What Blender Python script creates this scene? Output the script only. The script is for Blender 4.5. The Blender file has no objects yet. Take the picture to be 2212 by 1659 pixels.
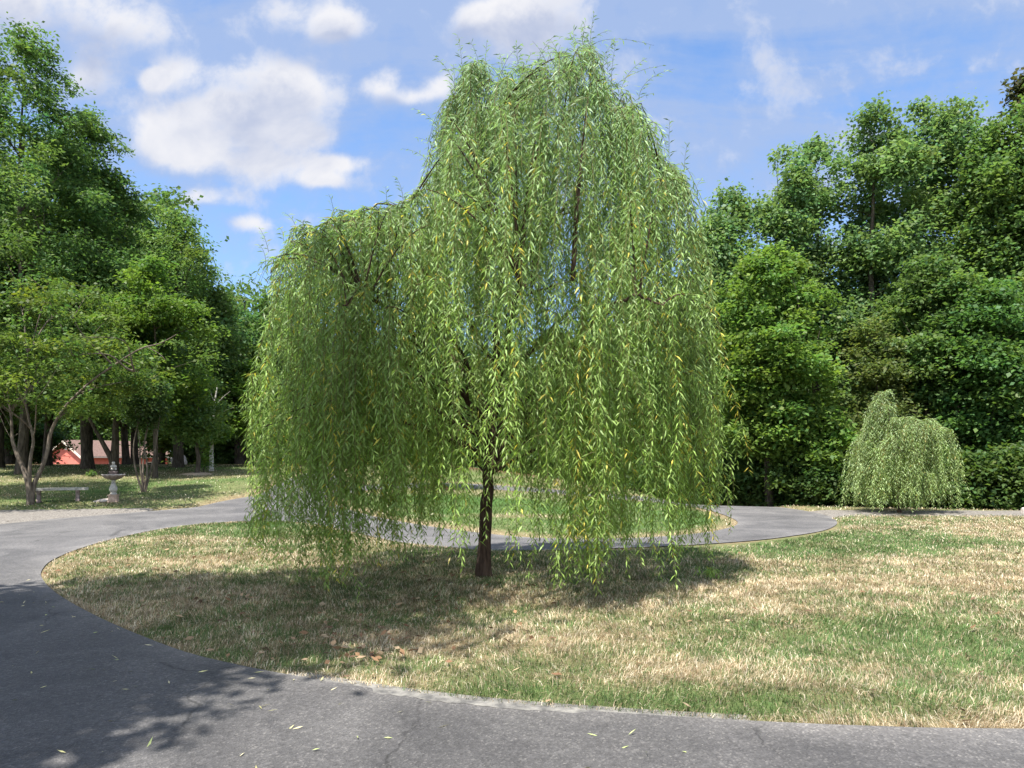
import bpy, bmesh, math, random
import numpy as np
from mathutils import Vector, Matrix

rng = np.random.default_rng(7)
random.seed(7)
sc = bpy.context.scene
COL = sc.collection

# ------------------------------------------------------------------ helpers
def sm(t):
    t = np.clip(t, 0.0, 1.0)
    return t * t * (3 - 2 * t)

def nrm(v):
    return v / np.maximum(np.linalg.norm(v, axis=-1, keepdims=True), 1e-9)

_H = np.random.default_rng(99).random((256, 256))
def vnoise(x, y):
    xi = np.floor(x).astype(int); yi = np.floor(y).astype(int)
    fx = x - xi; fy = y - yi
    fx = fx * fx * (3 - 2 * fx); fy = fy * fy * (3 - 2 * fy)
    a = _H[xi % 256, yi % 256]; b = _H[(xi + 1) % 256, yi % 256]
    c = _H[xi % 256, (yi + 1) % 256]; d = _H[(xi + 1) % 256, (yi + 1) % 256]
    return (a * (1 - fx) + b * fx) * (1 - fy) + (c * (1 - fx) + d * fx) * fy

def fbm(x, y, o=4):
    s = 0; a = 0.5; t = 0
    for k in range(o):
        s = s + a * vnoise(x * 2 ** k + 17.3 * k, y * 2 ** k + 5.1 * k); t += a; a *= 0.55
    return s / t

def mk(name, V, faces, mat, col=None, parent=None, smooth=False):
    V = np.asarray(V, dtype=np.float32).reshape(-1, 3)
    me = bpy.data.meshes.new(name)
    me.vertices.add(len(V)); me.vertices.foreach_set('co', V.ravel())
    if not isinstance(faces, list): faces = [faces]
    faces = [np.asarray(f, dtype=np.int32) for f in faces if len(f)]
    li = np.concatenate([f.ravel() for f in faces])
    tot = np.concatenate([np.full(len(f), f.shape[1], dtype=np.int32) for f in faces])
    st = np.concatenate([[0], np.cumsum(tot)[:-1]]).astype(np.int32)
    me.loops.add(len(li)); me.loops.foreach_set('vertex_index', li)
    me.polygons.add(len(tot)); me.polygons.foreach_set('loop_start', st)
    if smooth: me.polygons.foreach_set('use_smooth', np.ones(len(tot), dtype=bool))
    if col is not None:
        c = np.ones((len(V), 4), dtype=np.float32); c[:, :3] = col
        at = me.color_attributes.new('col', 'FLOAT_COLOR', 'POINT')
        at.data.foreach_set('color', c.ravel())
    me.update(calc_edges=True)
    me.materials.append(mat)
    o = bpy.data.objects.new(name, me); COL.objects.link(o)
    if parent is not None: o.parent = parent
    return o

def tag(o, label, cat, group=None, kind=None):
    o['label'] = label; o['category'] = cat
    if group: o['group'] = group
    if kind: o['kind'] = kind
    return o

def empty(name, loc, label, cat, group=None):
    o = bpy.data.objects.new(name, None); COL.objects.link(o)
    o.location = loc; o.empty_display_size = 0.2
    return tag(o, label, cat, group)

class Geo:
    """collects geometry for one mesh"""
    def __init__(s): s.V = []; s.F = {}; s.C = []; s.n = 0
    def add(s, V, F, col=None):
        V = np.asarray(V, dtype=np.float32).reshape(-1, 3)
        for f in (F if isinstance(F, list) else [F]):
            f = np.asarray(f, dtype=np.int64)
            if len(f): s.F.setdefault(f.shape[1], []).append(f + s.n)
        s.V.append(V)
        c = np.ones((len(V), 3), dtype=np.float32)
        if col is not None: c[:] = col
        s.C.append(c); s.n += len(V)
    def build(s, name, mat, parent=None, org=None, smooth=False):
        V = np.concatenate(s.V)
        if org is not None: V = V - np.asarray(org, dtype=np.float32)
        return mk(name, V, [np.concatenate(f) for f in s.F.values()], mat, np.concatenate(s.C), parent, smooth)

def tubes(P, R, k=5):
    """P (m,n,3), R (m,n) -> verts, quads"""
    P = np.asarray(P, float); R = np.asarray(R, float)
    if P.ndim == 2: P = P[None]; R = R[None]
    m, n, _ = P.shape
    T = np.empty_like(P); T[:, 1:-1] = P[:, 2:] - P[:, :-2]; T[:, 0] = P[:, 1] - P[:, 0]; T[:, -1] = P[:, -1] - P[:, -2]
    T = nrm(T)
    mean = nrm(P[:, -1] - P[:, 0])
    ref = np.where(np.abs(mean[:, 2:3]) > 0.6, np.array([[0.9, 0.43, 0.0]]), np.array([[0.05, 0.1, 1.0]]))
    S = nrm(np.cross(T, np.broadcast_to(ref[:, None, :], T.shape))); B = np.cross(T, S)
    a = np.arange(k) * 2 * math.pi / k
    V = P[:, :, None, :] + R[:, :, None, None] * (np.cos(a)[None, None, :, None] * S[:, :, None, :] + np.sin(a)[None, None, :, None] * B[:, :, None, :])
    idx = np.arange(m * n * k).reshape(m, n, k)
    nx = np.roll(idx, -1, axis=2)
    F = np.stack([idx[:, :-1], nx[:, :-1], nx[:, 1:], idx[:, 1:]], axis=-1).reshape(-1, 4)
    return V.reshape(-1, 3), F

def spline(pts, n):
    """catmull-rom through pts (k,d) resampled to n points"""
    p = np.asarray(pts, float)
    q = np.vstack([2 * p[0] - p[1], p, 2 * p[-1] - p[-2]])
    u = np.linspace(0, len(p) - 1 - 1e-9, n); i = u.astype(int); t = (u - i)[:, None]
    a, b, c, d = q[i], q[i + 1], q[i + 2], q[i + 3]
    return 0.5 * (2 * b + (c - a) * t + (2 * a - 5 * b + 4 * c - d) * t ** 2 + (3 * b - a - 3 * c + d) * t ** 3)

def closed_spline(pts, n):
    p = np.asarray(pts, float)
    u = np.linspace(0, len(p), n, endpoint=False); i = u.astype(int); t = (u - i)[:, None]; k = len(p)
    a, b, c, d = p[(i - 1) % k], p[i % k], p[(i + 1) % k], p[(i + 2) % k]
    return 0.5 * (2 * b + (c - a) * t + (2 * a - 5 * b + 4 * c - d) * t ** 2 + (3 * b - a - 3 * c + d) * t ** 3)

def leafquads(base, d, up, L, W, droop=0.0):
    d = nrm(d); s = nrm(np.cross(d, up)); n2 = np.cross(s, d)
    L = np.broadcast_to(np.asarray(L, float), (len(base),))[:, None]
    W = np.broadcast_to(np.asarray(W, float), (len(base),))[:, None]
    mid = base + d * L * 0.45 + n2 * L * 0.05
    tip = base + d * L; tip = tip + np.array([0, 0, -1.0]) * L * droop
    V = np.stack([base, mid + s * W * 0.5, tip, mid - s * W * 0.5], axis=1).reshape(-1, 3)
    F = np.arange(len(base) * 4).reshape(-1, 4)
    return V, F

def runit(n):
    return nrm(rng.normal(size=(n, 3)))

# ------------------------------------------------------------------ camera model (26 mm equivalent, eye 1.6 m)
FPX, CX, HY, EYE = 1600.0, 1106.0, 985.0, 1.6
cam = bpy.data.objects.new('camera', bpy.data.cameras.new('camera')); COL.objects.link(cam)
cam.location = (0, 0, EYE); cam.rotation_euler = (math.radians(90), 0, 0)
cam.data.sensor_width = 36; cam.data.lens = 36 * FPX / 2212; cam.data.shift_y = (HY - 829.5) / 2212
cam.data.clip_end = 3000; cam.data.clip_start = 0.05
sc.camera = cam

def ground(x, y):
    x = np.asarray(x, float); y = np.asarray(y, float)
    z = 1.0 * sm((y - 15) / 27) * sm((7 - x) / 12)
    z = z + 0.16 * np.exp(-((x + 10.2) / 2.2) ** 2 - ((y - 28.5) / 3.0) ** 2)
    z = z - 2.4 * sm((y - 50) / 30) * sm((4 - x) / 12)
    z = z - 0.7 * sm((y - 22.6 + 0.32 * np.clip(x - 9, -4, 8)) / 5) * sm((x - 5.0) / 3)
    z = z + 0.03 * (fbm(x * 0.35 + 50, y * 0.35 + 50, 2) - 0.5) * sm((np.hypot(x, y) - 3) / 4)
    return z

def P(px, py):
    """point of the ground seen at photo pixel (2212 wide frame)"""
    u = (px - CX) / FPX; v = (HY - py) / FPX
    t = np.arange(2.0, 160, 0.02)
    below = (EYE + v * t) < ground(u * t, t)
    i = int(np.argmax(below)) if below.any() else len(t) - 1
    return np.array([u * t[i], t[i]])

def at(px, py, d):
    return np.array([(px - CX) / FPX * d, d, EYE + (HY - py) / FPX * d])

# ------------------------------------------------------------------ materials
def newmat(name):
    m = bpy.data.materials.new(name); m.use_nodes = True
    nt = m.node_tree; b = nt.nodes['Principled BSDF']
    return m, nt, b

def N(nt, typ, **kw):
    n = nt.nodes.new(typ)
    for k, v in kw.items():
        if k.startswith('i_'):
            key = k[2:]; n.inputs[int(key) if key.isdigit() else key.replace('_', ' ')].default_value = v
        else: setattr(n, k, v)
    return n

def leafmat(name, trans=0.35, rough=0.5, spec=0.3, tcol=(1.05, 1.13, 0.68)):
    m, nt, b = newmat(name); L = nt.links
    a = N(nt, 'ShaderNodeAttribute', attribute_name='col')
    b.inputs['Roughness'].default_value = rough
    b.inputs['Specular IOR Level'].default_value = spec
    L.new(a.outputs['Color'], b.inputs['Base Color'])
    mul = N(nt, 'ShaderNodeMix', data_type='RGBA', blend_type='MULTIPLY')
    mul.inputs[0].default_value = 1.0
    L.new(a.outputs['Color'], mul.inputs[6]); mul.inputs[7].default_value = (*tcol, 1)
    t = N(nt, 'ShaderNodeBsdfTranslucent'); L.new(mul.outputs[2], t.inputs['Color'])
    mx = N(nt, 'ShaderNodeMixShader'); mx.inputs[0].default_value = trans
    L.new(b.outputs[0], mx.inputs[1]); L.new(t.outputs[0], mx.inputs[2])
    L.new(mx.outputs[0], nt.nodes['Material Output'].inputs['Surface'])
    return m

def noisemat(name, c1, c2, scale=8.0, rough=0.85, bump=0.3, detail=6.0, spec=0.2, stretch=(1, 1, 1), lo=0.35, hi=0.65, bscale=None, bdist=0.02):
    m, nt, b = newmat(name); L = nt.links
    tc = N(nt, 'ShaderNodeTexCoord'); mp = N(nt, 'ShaderNodeMapping'); mp.inputs['Scale'].default_value = stretch
    L.new(tc.outputs['Object'], mp.inputs[0])
    n = N(nt, 'ShaderNodeTexNoise', i_Scale=scale, i_Detail=detail, i_Roughness=0.6); L.new(mp.outputs[0], n.inputs['Vector'])
    r = N(nt, 'ShaderNodeValToRGB'); r.color_ramp.elements[0].position = lo; r.color_ramp.elements[1].position = hi
    r.color_ramp.elements[0].color = (*c1, 1); r.color_ramp.elements[1].color = (*c2, 1)
    L.new(n.outputs['Fac'], r.inputs[0]); L.new(r.outputs[0], b.inputs['Base Color'])
    b.inputs['Roughness'].default_value = rough; b.inputs['Specular IOR Level'].default_value = spec
    if bump:
        n2 = N(nt, 'ShaderNodeTexNoise', i_Scale=bscale or scale * 3, i_Detail=5.0); L.new(mp.outputs[0], n2.inputs['Vector'])
        bp = N(nt, 'ShaderNodeBump', i_Strength=bump, i_Distance=bdist); L.new(n2.outputs['Fac'], bp.inputs['Height'])
        L.new(bp.outputs[0], b.inputs['Normal'])
    return m

M_leaf = leafmat('leaf', 0.52)
M_willow = leafmat('willow_leaf', 0.43, rough=0.45, spec=0.28, tcol=(1.1, 1.2, 0.6))
M_blade = leafmat('grass_blade', 0.25, rough=0.7, spec=0.15, tcol=(1.1, 1.1, 0.8))
M_dead = leafmat('dead_leaf', 0.15, rough=0.8, spec=0.1, tcol=(1, 1, 1))
M_bark = noisemat('bark', (0.03, 0.024, 0.018), (0.11, 0.09, 0.07), 5, 0.95, 0.9, stretch=(3, 3, 0.6), bdist=0.04)
M_bark_willow = noisemat('willow_bark', (0.03, 0.018, 0.013), (0.125, 0.08, 0.06), 9, 0.95, 1.0, stretch=(3, 3, 0.45), bdist=0.03)
M_bark_pale = noisemat('pale_bark', (0.07, 0.055, 0.043), (0.20, 0.165, 0.13), 6, 0.9, 0.5, stretch=(2, 2, 0.6))
M_bark_white = noisemat('white_bark', (0.28, 0.26, 0.22), (0.62, 0.6, 0.54), 5, 0.85, 0.3, stretch=(1, 1, 2))
M_stone = noisemat('weathered_concrete', (0.22, 0.205, 0.185), (0.48, 0.46, 0.42), 14, 0.9, 0.4, lo=0.3, hi=0.6)
M_stone_dark = noisemat('dark_concrete', (0.16, 0.12, 0.11), (0.34, 0.27, 0.25), 12, 0.9, 0.4)  # darker, browner concrete for the bowl, plinth and bench legs
M_stone_pink = noisemat('terracotta_concrete', (0.36, 0.25, 0.19), (0.56, 0.42, 0.33), 12, 0.9, 0.3)
M_house = noisemat('salmon_siding', (0.56, 0.155, 0.12), (0.66, 0.21, 0.16), 1.2, 0.8, 0.1)
M_roof = noisemat('brown_shingle', (0.12, 0.075, 0.064), (0.20, 0.135, 0.115), 6, 0.9, 0.4, stretch=(1, 1, 3))
M_trim = noisemat('cream_trim', (0.62, 0.55, 0.45), (0.75, 0.68, 0.58), 4, 0.7, 0.0)
M_dark = noisemat('dark_opening', (0.02, 0.018, 0.018), (0.05, 0.04, 0.04), 4, 0.6, 0.0)
M_rock = noisemat('pale_rock', (0.36, 0.31, 0.28), (0.6, 0.54, 0.5), 7, 0.95, 0.6)

def groundmat():
    m, nt, b = newmat('lawn_soil'); L = nt.links
    a = N(nt, 'ShaderNodeAttribute', attribute_name='col')
    tc = N(nt, 'ShaderNodeTexCoord')
    n = N(nt, 'ShaderNodeTexNoise', i_Scale=9.0, i_Detail=9.0, i_Roughness=0.72); L.new(tc.outputs['Object'], n.inputs['Vector'])
    r = N(nt, 'ShaderNodeValToRGB'); r.color_ramp.elements[0].position = 0.3; r.color_ramp.elements[1].position = 0.72
    r.color_ramp.elements[0].color = (0.5, 0.5, 0.5, 1); r.color_ramp.elements[1].color = (1.35, 1.35, 1.3, 1)
    L.new(n.outputs['Fac'], r.inputs[0])
    mul = N(nt, 'ShaderNodeMix', data_type='RGBA', blend_type='MULTIPLY'); mul.inputs[0].default_value = 1
    L.new(a.outputs['Color'], mul.inputs[6]); L.new(r.outputs[0], mul.inputs[7])
    L.new(mul.outputs[2], b.inputs['Base Color']); b.inputs['Roughness'].default_value = 0.95; b.inputs['Specular IOR Level'].default_value = 0.05
    n2 = N(nt, 'ShaderNodeTexNoise', i_Scale=35.0, i_Detail=6.0, i_Roughness=0.7); L.new(tc.outputs['Object'], n2.inputs['Vector'])
    bp = N(nt, 'ShaderNodeBump', i_Strength=0.8, i_Distance=0.05); L.new(n2.outputs['Fac'], bp.inputs['Height']); L.new(bp.outputs[0], b.inputs['Normal'])
    return m
M_ground = groundmat()

def asphaltmat():
    m, nt, b = newmat('asphalt'); L = nt.links
    tc = N(nt, 'ShaderNodeTexCoord')
    big = N(nt, 'ShaderNodeTexNoise', i_Scale=0.7, i_Detail=8.0, i_Roughness=0.66, i_Distortion=1.0); L.new(tc.outputs['Object'], big.inputs['Vector'])
    r1 = N(nt, 'ShaderNodeValToRGB'); r1.color_ramp.elements[0].position = 0.33; r1.color_ramp.elements[1].position = 0.68
    r1.color_ramp.elements[0].color = (0.062, 0.061, 0.061, 1); r1.color_ramp.elements[1].color = (0.128, 0.124, 0.12, 1)
    L.new(big.outputs['Fac'], r1.inputs[0])
    fine = N(nt, 'ShaderNodeTexVoronoi', i_Scale=85.0); L.new(tc.outputs['Object'], fine.inputs['Vector'])
    r2 = N(nt, 'ShaderNodeValToRGB'); r2.color_ramp.elements[0].position = 0.0; r2.color_ramp.elements[1].position = 1.0
    r2.color_ramp.elements[0].color = (0.55, 0.55, 0.56, 1); r2.color_ramp.elements[1].color = (1.75, 1.72, 1.65, 1)
    e = r2.color_ramp.elements.new(0.75); e.color = (0.95, 0.95, 0.96, 1)
    L.new(fine.outputs['Color'], r2.inputs[0])
    mid = N(nt, 'ShaderNodeTexNoise', i_Scale=22.0, i_Detail=6.0, i_Roughness=0.7); L.new(tc.outputs['Object'], mid.inputs['Vector'])
    r3 = N(nt, 'ShaderNodeValToRGB'); r3.color_ramp.elements[0].position = 0.3; r3.color_ramp.elements[1].position = 0.75
    r3.color_ramp.elements[0].color = (0.75, 0.75, 0.75, 1); r3.color_ramp.elements[1].color = (1.2, 1.2, 1.2, 1); L.new(mid.outputs['Fac'], r3.inputs[0])
    x = N(nt, 'ShaderNodeMix', data_type='RGBA', blend_type='MULTIPLY'); x.inputs[0].default_value = 1
    L.new(r1.outputs[0], x.inputs[6]); L.new(r2.outputs[0], x.inputs[7])
    y = N(nt, 'ShaderNodeMix', data_type='RGBA', blend_type='MULTIPLY'); y.inputs[0].default_value = 1
    L.new(x.outputs[2], y.inputs[6]); L.new(r3.outputs[0], y.inputs[7])
    at_ = N(nt, 'ShaderNodeAttribute', attribute_name='col')
    q = N(nt, 'ShaderNodeMix', data_type='RGBA', blend_type='MULTIPLY'); q.inputs[0].default_value = 1
    wob = N(nt, 'ShaderNodeTexNoise', i_Scale=1.3, i_Detail=5.0); L.new(tc.outputs['Object'], wob.inputs['Vector'])
    va = N(nt, 'ShaderNodeVectorMath', operation='MULTIPLY_ADD'); L.new(wob.outputs['Color'], va.inputs[0]); va.inputs[1].default_value = (0.9, 0.9, 0); L.new(tc.outputs['Object'], va.inputs[2])
    ck = N(nt, 'ShaderNodeTexVoronoi', feature='DISTANCE_TO_EDGE', i_Scale=0.42); L.new(va.outputs[0], ck.inputs['Vector'])
    mk_ = N(nt, 'ShaderNodeMapRange'); L.new(ck.outputs['Distance'], mk_.inputs[0]); mk_.inputs[1].default_value = 0.0; mk_.inputs[2].default_value = 0.006; mk_.inputs[3].default_value = 0.45; mk_.inputs[4].default_value = 1.0
    mm = N(nt, 'ShaderNodeMapRange'); L.new(wob.outputs['Fac'], mm.inputs[0]); mm.inputs[1].default_value = 0.42; mm.inputs[2].default_value = 0.56
    ckx = N(nt, 'ShaderNodeMix', data_type='FLOAT'); L.new(mm.outputs[0], ckx.inputs[0]); ckx.inputs[2].default_value = 1.0; L.new(mk_.outputs[0], ckx.inputs[3])
    cq = N(nt, 'ShaderNodeMix', data_type='RGBA', blend_type='MULTIPLY'); cq.inputs[0].default_value = 1; L.new(y.outputs[2], cq.inputs[6]); L.new(ckx.outputs[0], cq.inputs[7])
    L.new(cq.outputs[2], q.inputs[6]); L.new(at_.outputs['Color'], q.inputs[7])
    L.new(q.outputs[2], b.inputs['Base Color'])
    b.inputs['Roughness'].default_value = 0.78; b.inputs['Specular IOR Level'].default_value = 0.4
    bp = N(nt, 'ShaderNodeBump', i_Strength=0.5, i_Distance=0.008); L.new(fine.outputs['Distance'], bp.inputs['Height']); L.new(bp.outputs[0], b.inputs['Normal'])
    return m
M_asphalt = asphaltmat()
M_gravel = noisemat('pale_gravel', (0.09, 0.08, 0.07), (0.27, 0.25, 0.225), 26, 0.95, 0.8, bscale=60)
M_edging = noisemat('worn_concrete_edge', (0.09, 0.088, 0.085), (0.23, 0.22, 0.20), 11, 0.95, 0.6, bscale=70, bdist=0.01)

# ------------------------------------------------------------------ layout: lawn, drive, island
def seg_sdf(pts, poly):
    """signed distance (negative inside) of pts (n,2) to closed polygon"""
    pts = np.asarray(pts, float); A = poly; B = np.roll(poly, -1, axis=0)
    out = np.empty(len(pts))
    for s in range(0, len(pts), 20000):
        p = pts[s:s + 20000][:, None, :]
        ab = (B - A)[None]; ap = p - A[None]
        t = np.clip((ap * ab).sum(-1) / np.maximum((ab * ab).sum(-1), 1e-12), 0, 1)
        d = np.sqrt(((ap - ab * t[..., None]) ** 2).sum(-1)).min(1)
        ya = A[None, :, 1] > p[..., 1]; yb = B[None, :, 1] > p[..., 1]
        xi = A[None, :, 0] + (p[..., 1] - A[None, :, 1]) / np.where(np.abs(ab[..., 1]) < 1e-12, 1e-12, ab[..., 1]) * ab[..., 0]
        ins = ((ya != yb) & (p[..., 0] < xi)).sum(1) % 2 == 1
        out[s:s + 20000] = np.where(ins, -d, d)
    return out

lawn_px = [(2212, 1581), (1900, 1576), (1600, 1563), (1350, 1548), (1100, 1529), (900, 1505), (760, 1485), (620, 1462), (500, 1438), (400, 1413), (300, 1375), (200, 1330),
           (130, 1290), (95, 1258), (90, 1235), (120, 1208), (200, 1178), (330, 1147), (450, 1132), (560, 1127), (660, 1131), (760, 1150), (860, 1172), (1000, 1187),
           (1130, 1194), (1260, 1197), (1400, 1196), (1540, 1190), (1640, 1182), (1730, 1168), (1790, 1153), (1816, 1140), (1812, 1127)]
lawn_ctrl = [tuple(P(*p)) for p in lawn_px] + [(8.75, 19.3), (13.3, 19.25), (26, 19.0), (44, 18.5), (44, 6.2), (26, 5.0), (12, 4.42), (6, 4.27)]
LAWN = closed_spline(lawn_ctrl, 330)
ISL_C = np.array([-0.25, 21.2])
isl_px = [(1592, 1127), (1560, 1145), (1450, 1159), (1300, 1165), (1150, 1163), (1034, 1152), (940, 1140), (823, 1120), (752, 1101), (706, 1083), (712, 1073)]
isl_ctrl = [tuple(P(*p)) for p in isl_px]
isl_ctrl += [(-4.6, 26.6), (-2.0, 27.6), (1.0, 27.6), (3.6, 26.4), (5.2, 24.2), (5.75, 21.6)]
ISLAND = closed_spline(isl_ctrl, 200)
left_ctrl = [(-4, -1.6), (-8.5, 0.3), (-11.5, 4.5), (-12.9, 10), (-12.9, 15)] + [tuple(P(*p)) for p in [(0, 1134), (130, 1121), (280, 1109), (400, 1099), (522, 1088), (569, 1064), (596, 1048), (656, 1025), (700, 1010)]]
e = left_ctrl[-1]
left_ctrl += [(-13.0, 52), (-16, 75), (-12, 75), (-9.6, 52)] + [tuple(P(*p)) for p in [(742, 1008), (745, 1040), (738, 1062)]] + [(-2, 24), (-1, 12), (-1, -1.6)]
LEFT = np.array(left_ctrl)
NEAR = np.array([(-5, -1.6), (60, -1.6), (60, 8), (-5, 8)], float)
def sdf_paved(p):
    ring = np.hypot(p[:, 0] - ISL_C[0], p[:, 1] - ISL_C[1] * 1.0) - 8.75
    u = np.minimum(np.minimum(ring, seg_sdf(p, LEFT)), seg_sdf(p, NEAR))
    u = np.maximum(u, -seg_sdf(p, LAWN))
    return np.maximum(u, -seg_sdf(p, ISLAND))
GRAVEL = np.array([tuple(P(*p)) for p in [(0, 1106), (130, 1105), (260, 1103), (340, 1102), (300, 1109), (130, 1123), (0, 1137)]] + [(-22, 15), (-24, 19.5)])
TRACK = np.array([(7.9, 19.0), (8.6, 19.0), (44, 18.2), (44, 20.4), (20, 20.75), (10, 21.0), (7.4, 21.6)], float)

def axis(lo, a, b, hi, step, grow=1.22):
    mid = list(np.arange(a, b + 1e-6, step)); out = list(mid); s = step; x = mid[-1]
    while x < hi: s = min(s * grow, 40); x += s; out.append(x)
    s = step; x = mid[0]; pre = []
    while x > lo: s = min(s * grow, 40); x -= s; pre.append(x)
    return np.array(pre[::-1] + out)
GX = axis(-600, -15, 15, 600, 0.2); GY = axis(-400, -2, 33, 900, 0.2, 1.12)
XX, YY = np.meshgrid(GX, GY, indexing='ij')
PT = np.stack([XX.ravel(), YY.ravel()], 1)
SDP = sdf_paved(PT)
def lift_of(s): return 0.05 * sm((s - 0.12) / 0.35)
ZG = ground(PT[:, 0], PT[:, 1]) + lift_of(SDP) + np.where((SDP > 0.3), 0.02 * (fbm(PT[:, 0] * 1.7, PT[:, 1] * 1.7, 3) - 0.5), 0)
def gz(x, y):
    """height of the ground sheet (bilinear on its grid)"""
    x = np.atleast_1d(np.asarray(x, float)); y = np.atleast_1d(np.asarray(y, float))
    i = np.clip(np.searchsorted(GX, x) - 1, 0, len(GX) - 2); j = np.clip(np.searchsorted(GY, y) - 1, 0, len(GY) - 2)
    fx = (x - GX[i]) / (GX[i + 1] - GX[i]); fy = (y - GY[j]) / (GY[j + 1] - GY[j])
    Z = ZG.reshape(len(GX), len(GY))
    return (Z[i, j] * (1 - fx) + Z[i + 1, j] * fx) * (1 - fy) + (Z[i, j + 1] * (1 - fx) + Z[i + 1, j + 1] * fx) * fy

# how green the turf is (0 straw .. 1 green): worn and dormant patches of the lawn
green_blobs = [  # px, py, radius x (m), radius y (m), amount
    (480, 1150, 2.6, 1.3, .75), (650, 1150, 1.6, 1.3, .6), (330, 1200, .7, .8, .35), (1700, 1190, 1.9, 1.2, .7), (1900, 1165, 2.2, 1.6, .75), (2000, 1190, 1.4, .8, .4), (1850, 1135, 1.5, 1.0, .6),
    (1250, 1205, 5.5, .55, .35), (1600, 1400, 1.1, .5, .4), (1900, 1400, 1.5, .9, .62), (2150, 1400, .9, .9, .4), (1500, 1360, .9, .45, .3), (1250, 1450, .5, .25, .35), (1700, 1520, 1.9, .2, .4), (1150, 1500, .7, .16, .45),
    (620, 1260, .9, .5, .25), (800, 1450, .8, .25, .4), (560, 1430, .8, .3, .35), (2100, 1500, .9, .25, .4), (330, 1370, .8, .5, .2), (700, 1400, .6, .3, .15), (1400, 1540, 1.5, .16, .42), (980, 1510, .7, .12, .35),
    (2150, 1250, 1.4, 1.6, -.5), (2100, 1150, 2.2, 1.4, -.4), (550, 1215, 2.0, .8, -.3), (900, 1400, 1.2, .5, -.35), (1250, 1380, 1.2, .35, -.3), (1700, 1280, 2.2, .6, -.3), (1200, 1300, 2.4, .6, -.15), (1750, 1490, 1.2, .12, -.35), (1500, 1450, 1.2, .2, -.2), (2050, 1460, .8, .15, -.3), (1050, 1440, .5, .2, -.3)]
GB = [(*P(a, b), c, d, e) for a, b, c, d, e in green_blobs]
def greenness(x, y, s):
    g = 0.42 + 0.95 * (fbm(x * 1.1 + 9, y * 1.1 + 3, 4) - 0.5) + 0.7 * (fbm(x * 3.1 + 9, y * 3.1 + 3, 2) - 0.5) + 0.8 * (fbm(x * 8 + 1, y * 8 + 3, 2) - 0.5)
    for bx, by, rx, ry, a in GB: g = g + 0.75 * a * np.exp(-((x - bx) / rx) ** 2 - ((y - by) / ry) ** 2)
    g = np.clip(g, 0.03, 1.0); g = 0.03 + 0.80 * g
    isl = np.hypot(x - ISL_C[0], y - ISL_C[1]) < 7.6
    gi = 0.92 - 0.75 * sm((0.75 - np.abs(s)) / 0.6) + 0.7 * (fbm(x * 0.7, y * 0.7, 3) - 0.5) - 0.6 * np.exp(-((x - 0.2) / 2.6) ** 2 - ((y - 18.8) / .6) ** 2) - .4 * sm((y - 23.5) / 2)
    g = np.where(isl, gi, g)
    far = (x < -7.2) & (y > 16) | (y > 29)
    gl = 0.62 + 1.0 * (fbm(x * 0.35 + 4, y * 0.35, 4) - 0.5) - 0.5 * sm((0.8 - np.abs(s)) / .7)
    g = np.where(far, gl, g)
    g = g - 0.35 * sm((0.16 - np.abs(s)) / 0.16)
    return np.clip(g, 0, 1)
gg = greenness(PT[:, 0], PT[:, 1], SDP)[:, None]
soil_straw = np.array([0.28, 0.22, 0.135]); soil_green = np.array([0.075, 0.145, 0.04])
gcol = soil_straw * (1 - gg) + soil_green * gg
# brown leaf litter and pine straw below the woods
wood = np.clip(sm((PT[:, 1] - 37) / 5) * sm((-4 - PT[:, 0]) / 6) * 0.9 + sm((PT[:, 1] - 36) / 6) * sm((PT[:, 0] + 6) / 4)
               + sm((PT[:, 1] - 22.6 + 0.32 * np.clip(PT[:, 0] - 9, -4, 8)) / 1.0) * sm((PT[:, 0] - 5.5) / 2), 0, 1)[:, None]
gcol = gcol * (1 - wood) + np.array([0.12, 0.075, 0.045]) * wood
nx, ny = len(GX), len(GY)
idx = np.arange(nx * ny).reshape(nx, ny)
F = np.stack([idx[:-1, :-1], idx[1:, :-1], idx[1:, 1:], idx[:-1, 1:]], -1).reshape(-1, 4)
lawn = mk('ground', np.column_stack([PT, ZG]), F, M_ground, gcol, smooth=True); lawn['kind'] = 'structure'

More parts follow.
